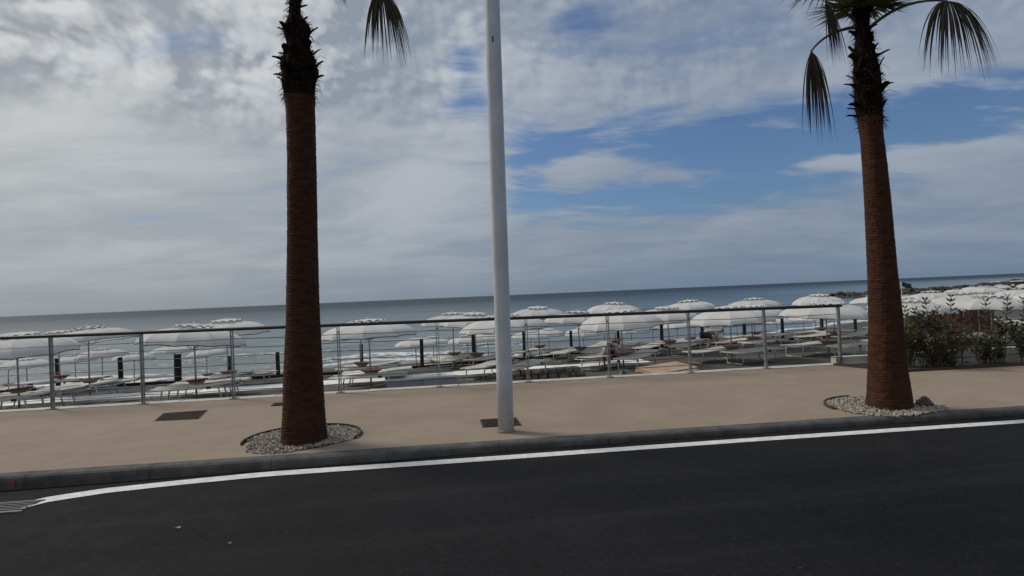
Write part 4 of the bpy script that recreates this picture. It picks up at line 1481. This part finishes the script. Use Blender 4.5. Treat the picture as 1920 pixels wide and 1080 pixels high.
# ------------------------------------------------------------------ things on the sand
# white slab path
path = empty('slab_path', (0, 17, -1.05)); tag(path, 'path of white concrete slabs laid along the sand', None, None, 'structure')
pa, pb = Vector((-16.5, 14.7, 0)), Vector((3.4, 18.7, 0))
dirp = (pb - pa).normalized(); L = (pb - pa).length
random.seed(5)
k = 0.0
while k < L:
    c = pa + dirp * (k + .5)
    z_ = float(upper_z(c.x, c.y)) + .055
    mb = MB(); mb.box((c.x, c.y, z_ + random.uniform(-.008, .008)), (.985, .95, .07), math.atan2(dirp.y, dirp.x) + random.uniform(-.008, .008))
    mb.build('slab', M['slab'], path).matrix_parent_inverse = Matrix.Translation(-Vector(path.location))
    k += 1.0
# grey block near the walkway
p0_, p1_ = at_y(724, 720, 14.9), at_y(855, 720, 15.3)
c = (p0_ + p1_) / 2
blk = empty('concrete_block', (c.x, c.y, float(upper_z(c.x, c.y)) - .05)); tag(blk, 'long low grey concrete block on the sand behind the railing', 'block')
Lb = (p1_ - p0_).length
for j in range(2):
    mb = MB(); mb.box(((-.25 + .5 * j) * Lb, 0, .13), (Lb / 2 - .006, .5, .30), 0, None, .985); o = mb.build('block_half', M['grey_block'], blk)
mb = MB(); mb.box((0, .02, .305), (Lb + .03, .54, .045)); mb.build('block_cap', M['slab'], blk)
blk.rotation_euler.z = math.atan2(p1_.y - p0_.y, p1_.x - p0_.x)
# rubble wall fragment
q0, q1 = at_y(964, 705, 15.2), at_y(1085, 700, 15.6)
rub = empty('rubble_wall', (q0.x, q0.y, float(upper_z(q0.x, q0.y)) - .08)); tag(rub, 'low brown rubble stone wall beyond the railing', 'wall')
rub.rotation_euler.z = math.atan2(q1.y - q0.y, q1.x - q0.x)
Lr = (q1 - q0).length
rn = random.Random(12)
z_ = 0.0
while z_ < .24:
    hh = rn.uniform(.09, .14); x_ = rn.uniform(-.1, 0)
    while x_ < Lr:
        ll = rn.uniform(.14, .30)
        mb = MB()
        rings = []
        for zz_, kk in ((0, .93), (.5, 1.0), (1.0, .92)):
            rings.append([Vector((x_ + ll * (.5 + .48 * kk * a_ * rn.uniform(.94, 1.02)), .2 * kk * b_ * rn.uniform(.85, 1.05), z_ + hh * zz_ * .97)) for a_, b_ in ((-1, -.8), (-.6, -1), (.6, -1), (1, -.7), (1, 1), (-1, 1))])
        mb.loft(rings); mb.build('stone', M['rubble'], rub)
        x_ += ll
    z_ += hh
# plywood sheets stacked on bearers
pc = at_y(1250, 690, 14.6)
gz_ = float(upper_z(pc.x, pc.y))
ply = empty('plywood_stack', (pc.x, pc.y, gz_)); tag(ply, 'stack of bare plywood sheets lying askew behind the railing', 'plywood')
hz_ = max(pc.z - gz_, .2)
for k in range(3):
    mb = MB(); mb.box((-.42 + .42 * k, 0, (hz_ - .11) / 2), (.09, .7, hz_ - .11)); mb.build('bearer', M['timber'], ply)
for k in range(4):
    mb = MB()
    mb.box((.05 * math.sin(k * 2.1), .06 * math.cos(k * 1.7), hz_ - .085 + .030 * k), (1.22, .85, .022), .25 + .09 * math.sin(k * 3.0)); mb.build('sheet', M['ply'], ply)
ply.rotation_euler = (R(5), R(-1.5), .1)
# black rubbish bag
bc = at_y(1168, 700, 14.2)
mb = MB()
rn = random.Random(9)
rings = []
for j, rr in enumerate((.10, .15, .165, .15, .11, .05, .02)):
    rings.append([Vector((rr * math.cos(a_) * rn.uniform(.9, 1.1), rr * math.sin(a_) * rn.uniform(.9, 1.1), j * .065)) for a_ in [2 * math.pi * i / 12 for i in range(12)]])
mb.loft(rings)
zb_ = float(upper_z(bc.x, bc.y))
bag = mb.build('rubbish_bag', M['bag'], None, True, loc=(bc.x, bc.y, zb_)); bag.scale = (1, 1, (bc.z + .08 - zb_) / .39)
tag(bag, 'black rubbish bag standing next to the plywood stack', 'bag')

# red slatted fence behind the oleanders
f0_, f1_ = at_y(1700, 585, 19.4), at_y(1868, 577, 20.2)
fence = empty('slat_fence', (f0_.x, f0_.y, -1.15)); tag(fence, 'weathered red slat fence seen between the oleander leaves', 'fence')
fence.rotation_euler.z = math.atan2(f1_.y - f0_.y, f1_.x - f0_.x)
Lf = (f1_ - f0_).length
rn = random.Random(2)
k = 0
while k * .105 < Lf:
    if rn.random() > .06:
        hh = 1.5 + rn.uniform(-.04, .05)
        mb = MB(); mb.box((k * .105, 0, hh / 2), (.088, .02, hh)); o = mb.build('slat', M['redwood'], fence); o.rotation_euler = (0, rn.uniform(-.015, .015), 0)
    k += 1
for z_ in (.4, 1.2):
    mb = MB(); mb.box((Lf / 2, .025, z_), (Lf, .028, .08)); mb.build('fence_rail', M['redwood'], fence)

# flag on a pole
fp = at_y(1691, 552, 80.0); ft = at_y(1691.5, 527, 80.0)
fl = empty('flagpole', (fp.x, fp.y, float(lower_z(fp.x, fp.y)))); tag(fl, 'white flagpole with a dark flag blowing before the breakwater', 'flagpole')
hh = ft.z - fl.location.z
mb = MB(); mb.tube([(0, 0, 0), (0, 0, hh)], .05, 8); mb.build('pole', M['roofwhite'], fl)
mb = MB()
vs = []
for i in range(9):
    for j in range(2):
        vs.append((.10 + i * .16, .12 * math.sin(i * .9), hh - .12 - .62 * j - .045 * i + .05 * math.sin(i * 1.1)))
mb.add(vs + [(x_, y_ + .015, z_) for x_, y_, z_ in vs], [(2 * i, 2 * i + 1, 2 * i + 3, 2 * i + 2) for i in range(8)] + [(2 * i + 18, 2 * i + 20, 2 * i + 21, 2 * i + 19) for i in range(8)])
mb.build('flag', M['flag'], fl)

# breakwater of dark boulders
bw = empty('breakwater', (90, 145, SEA_Z)); tag(bw, 'long low breakwater of dark boulders reaching out into the sea', 'breakwater')
rmesh = []
for q_ in range(6):
    rn = random.Random(40 + q_)
    mb = MB()
    rings = []
    for j, rr in enumerate((.55, .95, 1.0, .8, .35)):
        rings.append([Vector((rr * math.cos(a_) * rn.uniform(.75, 1.1), rr * math.sin(a_) * rn.uniform(.75, 1.1), -.6 + .32 * j + rn.uniform(-.1, .1))) for a_ in [2 * math.pi * i / 8 for i in range(8)]])
    mb.loft(rings); rmesh.append(mb.mesh('boulder', M['rock']))
rn = random.Random(77)
cnt = 0
line_top = [(1535, 553.5), (1580, 549.5), (1640, 546), (1700, 541.5), (1760, 538.5), (1830, 534.5), (1880, 528), (1950, 522), (2060, 514)]
lx_, ly_ = zip(*line_top)
for layer in range(3):
    px = 1536 + layer * 2.0
    while px < 2040:
        Yb = 146 + 6 * math.sin(px * .01) - layer * 1.5
        p = at_y(px, float(np.interp(px, lx_, ly_)), Yb)
        s_ = rn.uniform(.75, 1.35) * (.5 if px < 1560 and layer == 0 else 1)
        z_ = p.z - .7 * s_ * .68 - layer * .78 + rn.uniform(-.25, .15)
        z_ = max(z_, SEA_Z - .5)
        link('boulder', rmesh[rn.randint(0, 5)], bw, Vector((p.x, p.y, z_)) - Vector(bw.location), (rn.uniform(-.5, .5), rn.uniform(-.5, .5), rn.uniform(0, 6.28)), (s_ * rn.uniform(.9, 1.5), s_, s_ * rn.uniform(.7, 1.05)))
        px += s_ * 1.35 * F_PX / Yb * .95
        cnt += 1
# beach hut on the far shore
hp = at_y(1922, 530, 125.0)
hut = empty('beach_hut', (hp.x, hp.y, hp.z - 2.6)); tag(hut, 'brown boarded beach hut with a flat pale roof on the far shore', 'hut')
for k in range(14):
    mb = MB(); mb.box((-1.3 + .2 * k, -1.2, 1.45), (.19, .05, 2.9)); mb.build('board', M['hut'], hut)
mb = MB(); mb.box((0, 0, 1.4), (2.76, 2.3, 2.8)); mb.build('wall', M['hut'], hut)
mb = MB(); mb.box((0, 0, 3.0), (3.8, 3.2, .14)); mb.build('roof', M['roofwhite'], hut)


# ------------------------------------------------------------------ two people working on the sand
def skin_obj(name, verts, edges, radii, material, parent, root=0, sub=2):
    me = bpy.data.meshes.new(name)
    me.from_pydata([Vector(v) for v in verts], edges, [])
    me.materials.append(material)
    o = bpy.data.objects.new(name, me); COL.objects.link(o)
    if parent is not None: o.parent = parent
    o.modifiers.new('skin', 'SKIN')
    o.modifiers['skin'].use_smooth_shade = True
    sv = me.skin_vertices
    if not sv: 
        bpy.context.view_layer.objects.active = o
    for i, r_ in enumerate(radii):
        r2 = r_ if isinstance(r_, tuple) else (r_, r_)
        me.skin_vertices[0].data[i].radius = r2
        me.skin_vertices[0].data[i].use_root = (i == root)
    md = o.modifiers.new('sub', 'SUBSURF'); md.levels = sub; md.render_levels = sub
    return o


def person(loc, rz, label, shirt, hair, hipz, lean, s=1.0, arms_down=.3):
    """crouched figure, facing local +X; origin on the ground under the hips"""
    root = empty('person', loc, rz); tag(root, label, 'person')
    hip = Vector((0, 0, hipz))
    ch = hip + Vector((math.sin(lean) * .42, 0, math.cos(lean) * .42))
    nk = hip + Vector((math.sin(lean * 1.05) * .54, 0, math.cos(lean * 1.05) * .54))
    hd = nk + Vector((.11, 0, .035)); ht = hd + Vector((.11, 0, -.015))
    V = [hip, hip.lerp(ch, .5) + Vector((-.05, 0, .04)), ch, nk, hd, ht]
    E = [(0, 1), (1, 2), (2, 3), (3, 4), (4, 5)]
    Rd = [(.15, .12), (.14, .115), (.155, .12), .055, (.085, .08), (.07, .085)]
    for s_ in (-1, 1):
        b_ = len(V)
        sh = ch + Vector((.04, s_ * .17, .0))
        el_ = sh + Vector((.02, s_ * .07, -.26)); wr = el_ + Vector((.07, -s_ * .04, -.20)); ha = wr + Vector((.04, 0, -.06))
        ha.z = max(ha.z, .05); wr.z = max(wr.z, .09)
        V += [sh, el_, wr, ha]; E += [(2, b_), (b_, b_ + 1), (b_ + 1, b_ + 2), (b_ + 2, b_ + 3)]; Rd += [.062, .045, .032, (.035, .022)]
        for f_ in range(5):
            c0 = len(V)
            off_ = Vector((.045 if f_ else .0, (f_ - 2) * .016 if f_ else -s_ * .045, -.02))
            V += [ha + off_, ha + off_ * 1.7 + Vector((.01, 0, -.02))]
            E += [(b_ + 3, c0), (c0, c0 + 1)]; Rd += [.009, .008]
        b_ = len(V)
        hj = hip + Vector((.0, s_ * .10, -.03)); kn = Vector((.36, s_ * .17, min(.46, hipz + .12))); an = Vector((.10, s_ * .15, .08)); toe = Vector((.26, s_ * .17, .035))
        V += [hj, kn, an, toe]; E += [(0, b_), (b_, b_ + 1), (b_ + 1, b_ + 2), (b_ + 2, b_ + 3)]; Rd += [.10, .065, .045, (.045, .03)]
    skin_obj('body', V, E, Rd, M['skin'], root)
    # shirt
    V2 = [hip + Vector((.02, 0, .05)), hip.lerp(ch, .5) + Vector((-.05, 0, .045)), ch, nk - Vector((.03, 0, 0))]
    E2 = [(0, 1), (1, 2), (2, 3)]; R2 = [(.168, .135), (.162, .13), (.175, .135), (.08, .08)]
    for s_ in (-1, 1):
        b_ = len(V2)
        sh = ch + Vector((.04, s_ * .17, .0)); el_ = sh + Vector((.016, s_ * .056, -.21))
        V2 += [sh, el_]; E2 += [(2, b_), (b_, b_ + 1)]; R2 += [.085, .07]
    skin_obj('shirt', V2, E2, R2, shirt, root)
    V3 = [hip]; E3 = []; R3 = [(.168, .14)]
    for s_ in (-1, 1):
        b_ = len(V3)
        hj = hip + Vector((.0, s_ * .10, -.03)); kn = Vector((.36, s_ * .17, min(.46, hipz + .12)))
        V3 += [hj, hj.lerp(kn, .85)]; E3 += [(0, b_), (b_, b_ + 1)]; R3 += [.118, .088]
    skin_obj('shorts', V3, E3, R3, M['shorts'], root)
    V4 = [hd + Vector((.0, 0, .028)), ht + Vector((.0, 0, .022))]
    skin_obj('hair', V4, [(0, 1)], [(.092, .085), (.078, .088)], hair, root)
    # face: nose, eyes, ears
    fc = ht + Vector((.05, 0, -.07))
    mb = MB()
    mb.box(fc + Vector((.02, 0, -.005)), (.03, .026, .03)); mb.build('nose', M['skin'], root)
    for s_ in (-1, 1):
        mb = MB(); mb.box(fc + Vector((.03, s_ * .032, .03)), (.014, .02, .012)); mb.build('eye', M['hair_black'], root)
        mb = MB(); mb.box(hd + Vector((.05, s_ * .086, -.01)), (.045, .016, .05)); mb.build('ear', M['skin'], root)
    mb = MB(); mb.box(fc + Vector((-.02, 0, -.03)), (.016, .05, .012)); mb.build('mouth', M['canopy_red'], root)
    return root


def ground_person(px, Yp):
    p = at_y(px, 660, Yp)
    return (p.x, p.y, float(upper_z(p.x, p.y)) + .02)


g1 = ground_person(1152, 18.4)
person(g1, R(-112), 'person in a pale grey shirt and dark shorts crouching between the sun loungers', M['shirt_pale'], M['hair_grey'], .42, R(62))
g2 = ground_person(1322, 24.4)
person(g2, R(-12), 'dark haired person in a beige grey shirt stooping beside a timber pile', M['shirt_grey'], M['hair_black'], .62, R(78))
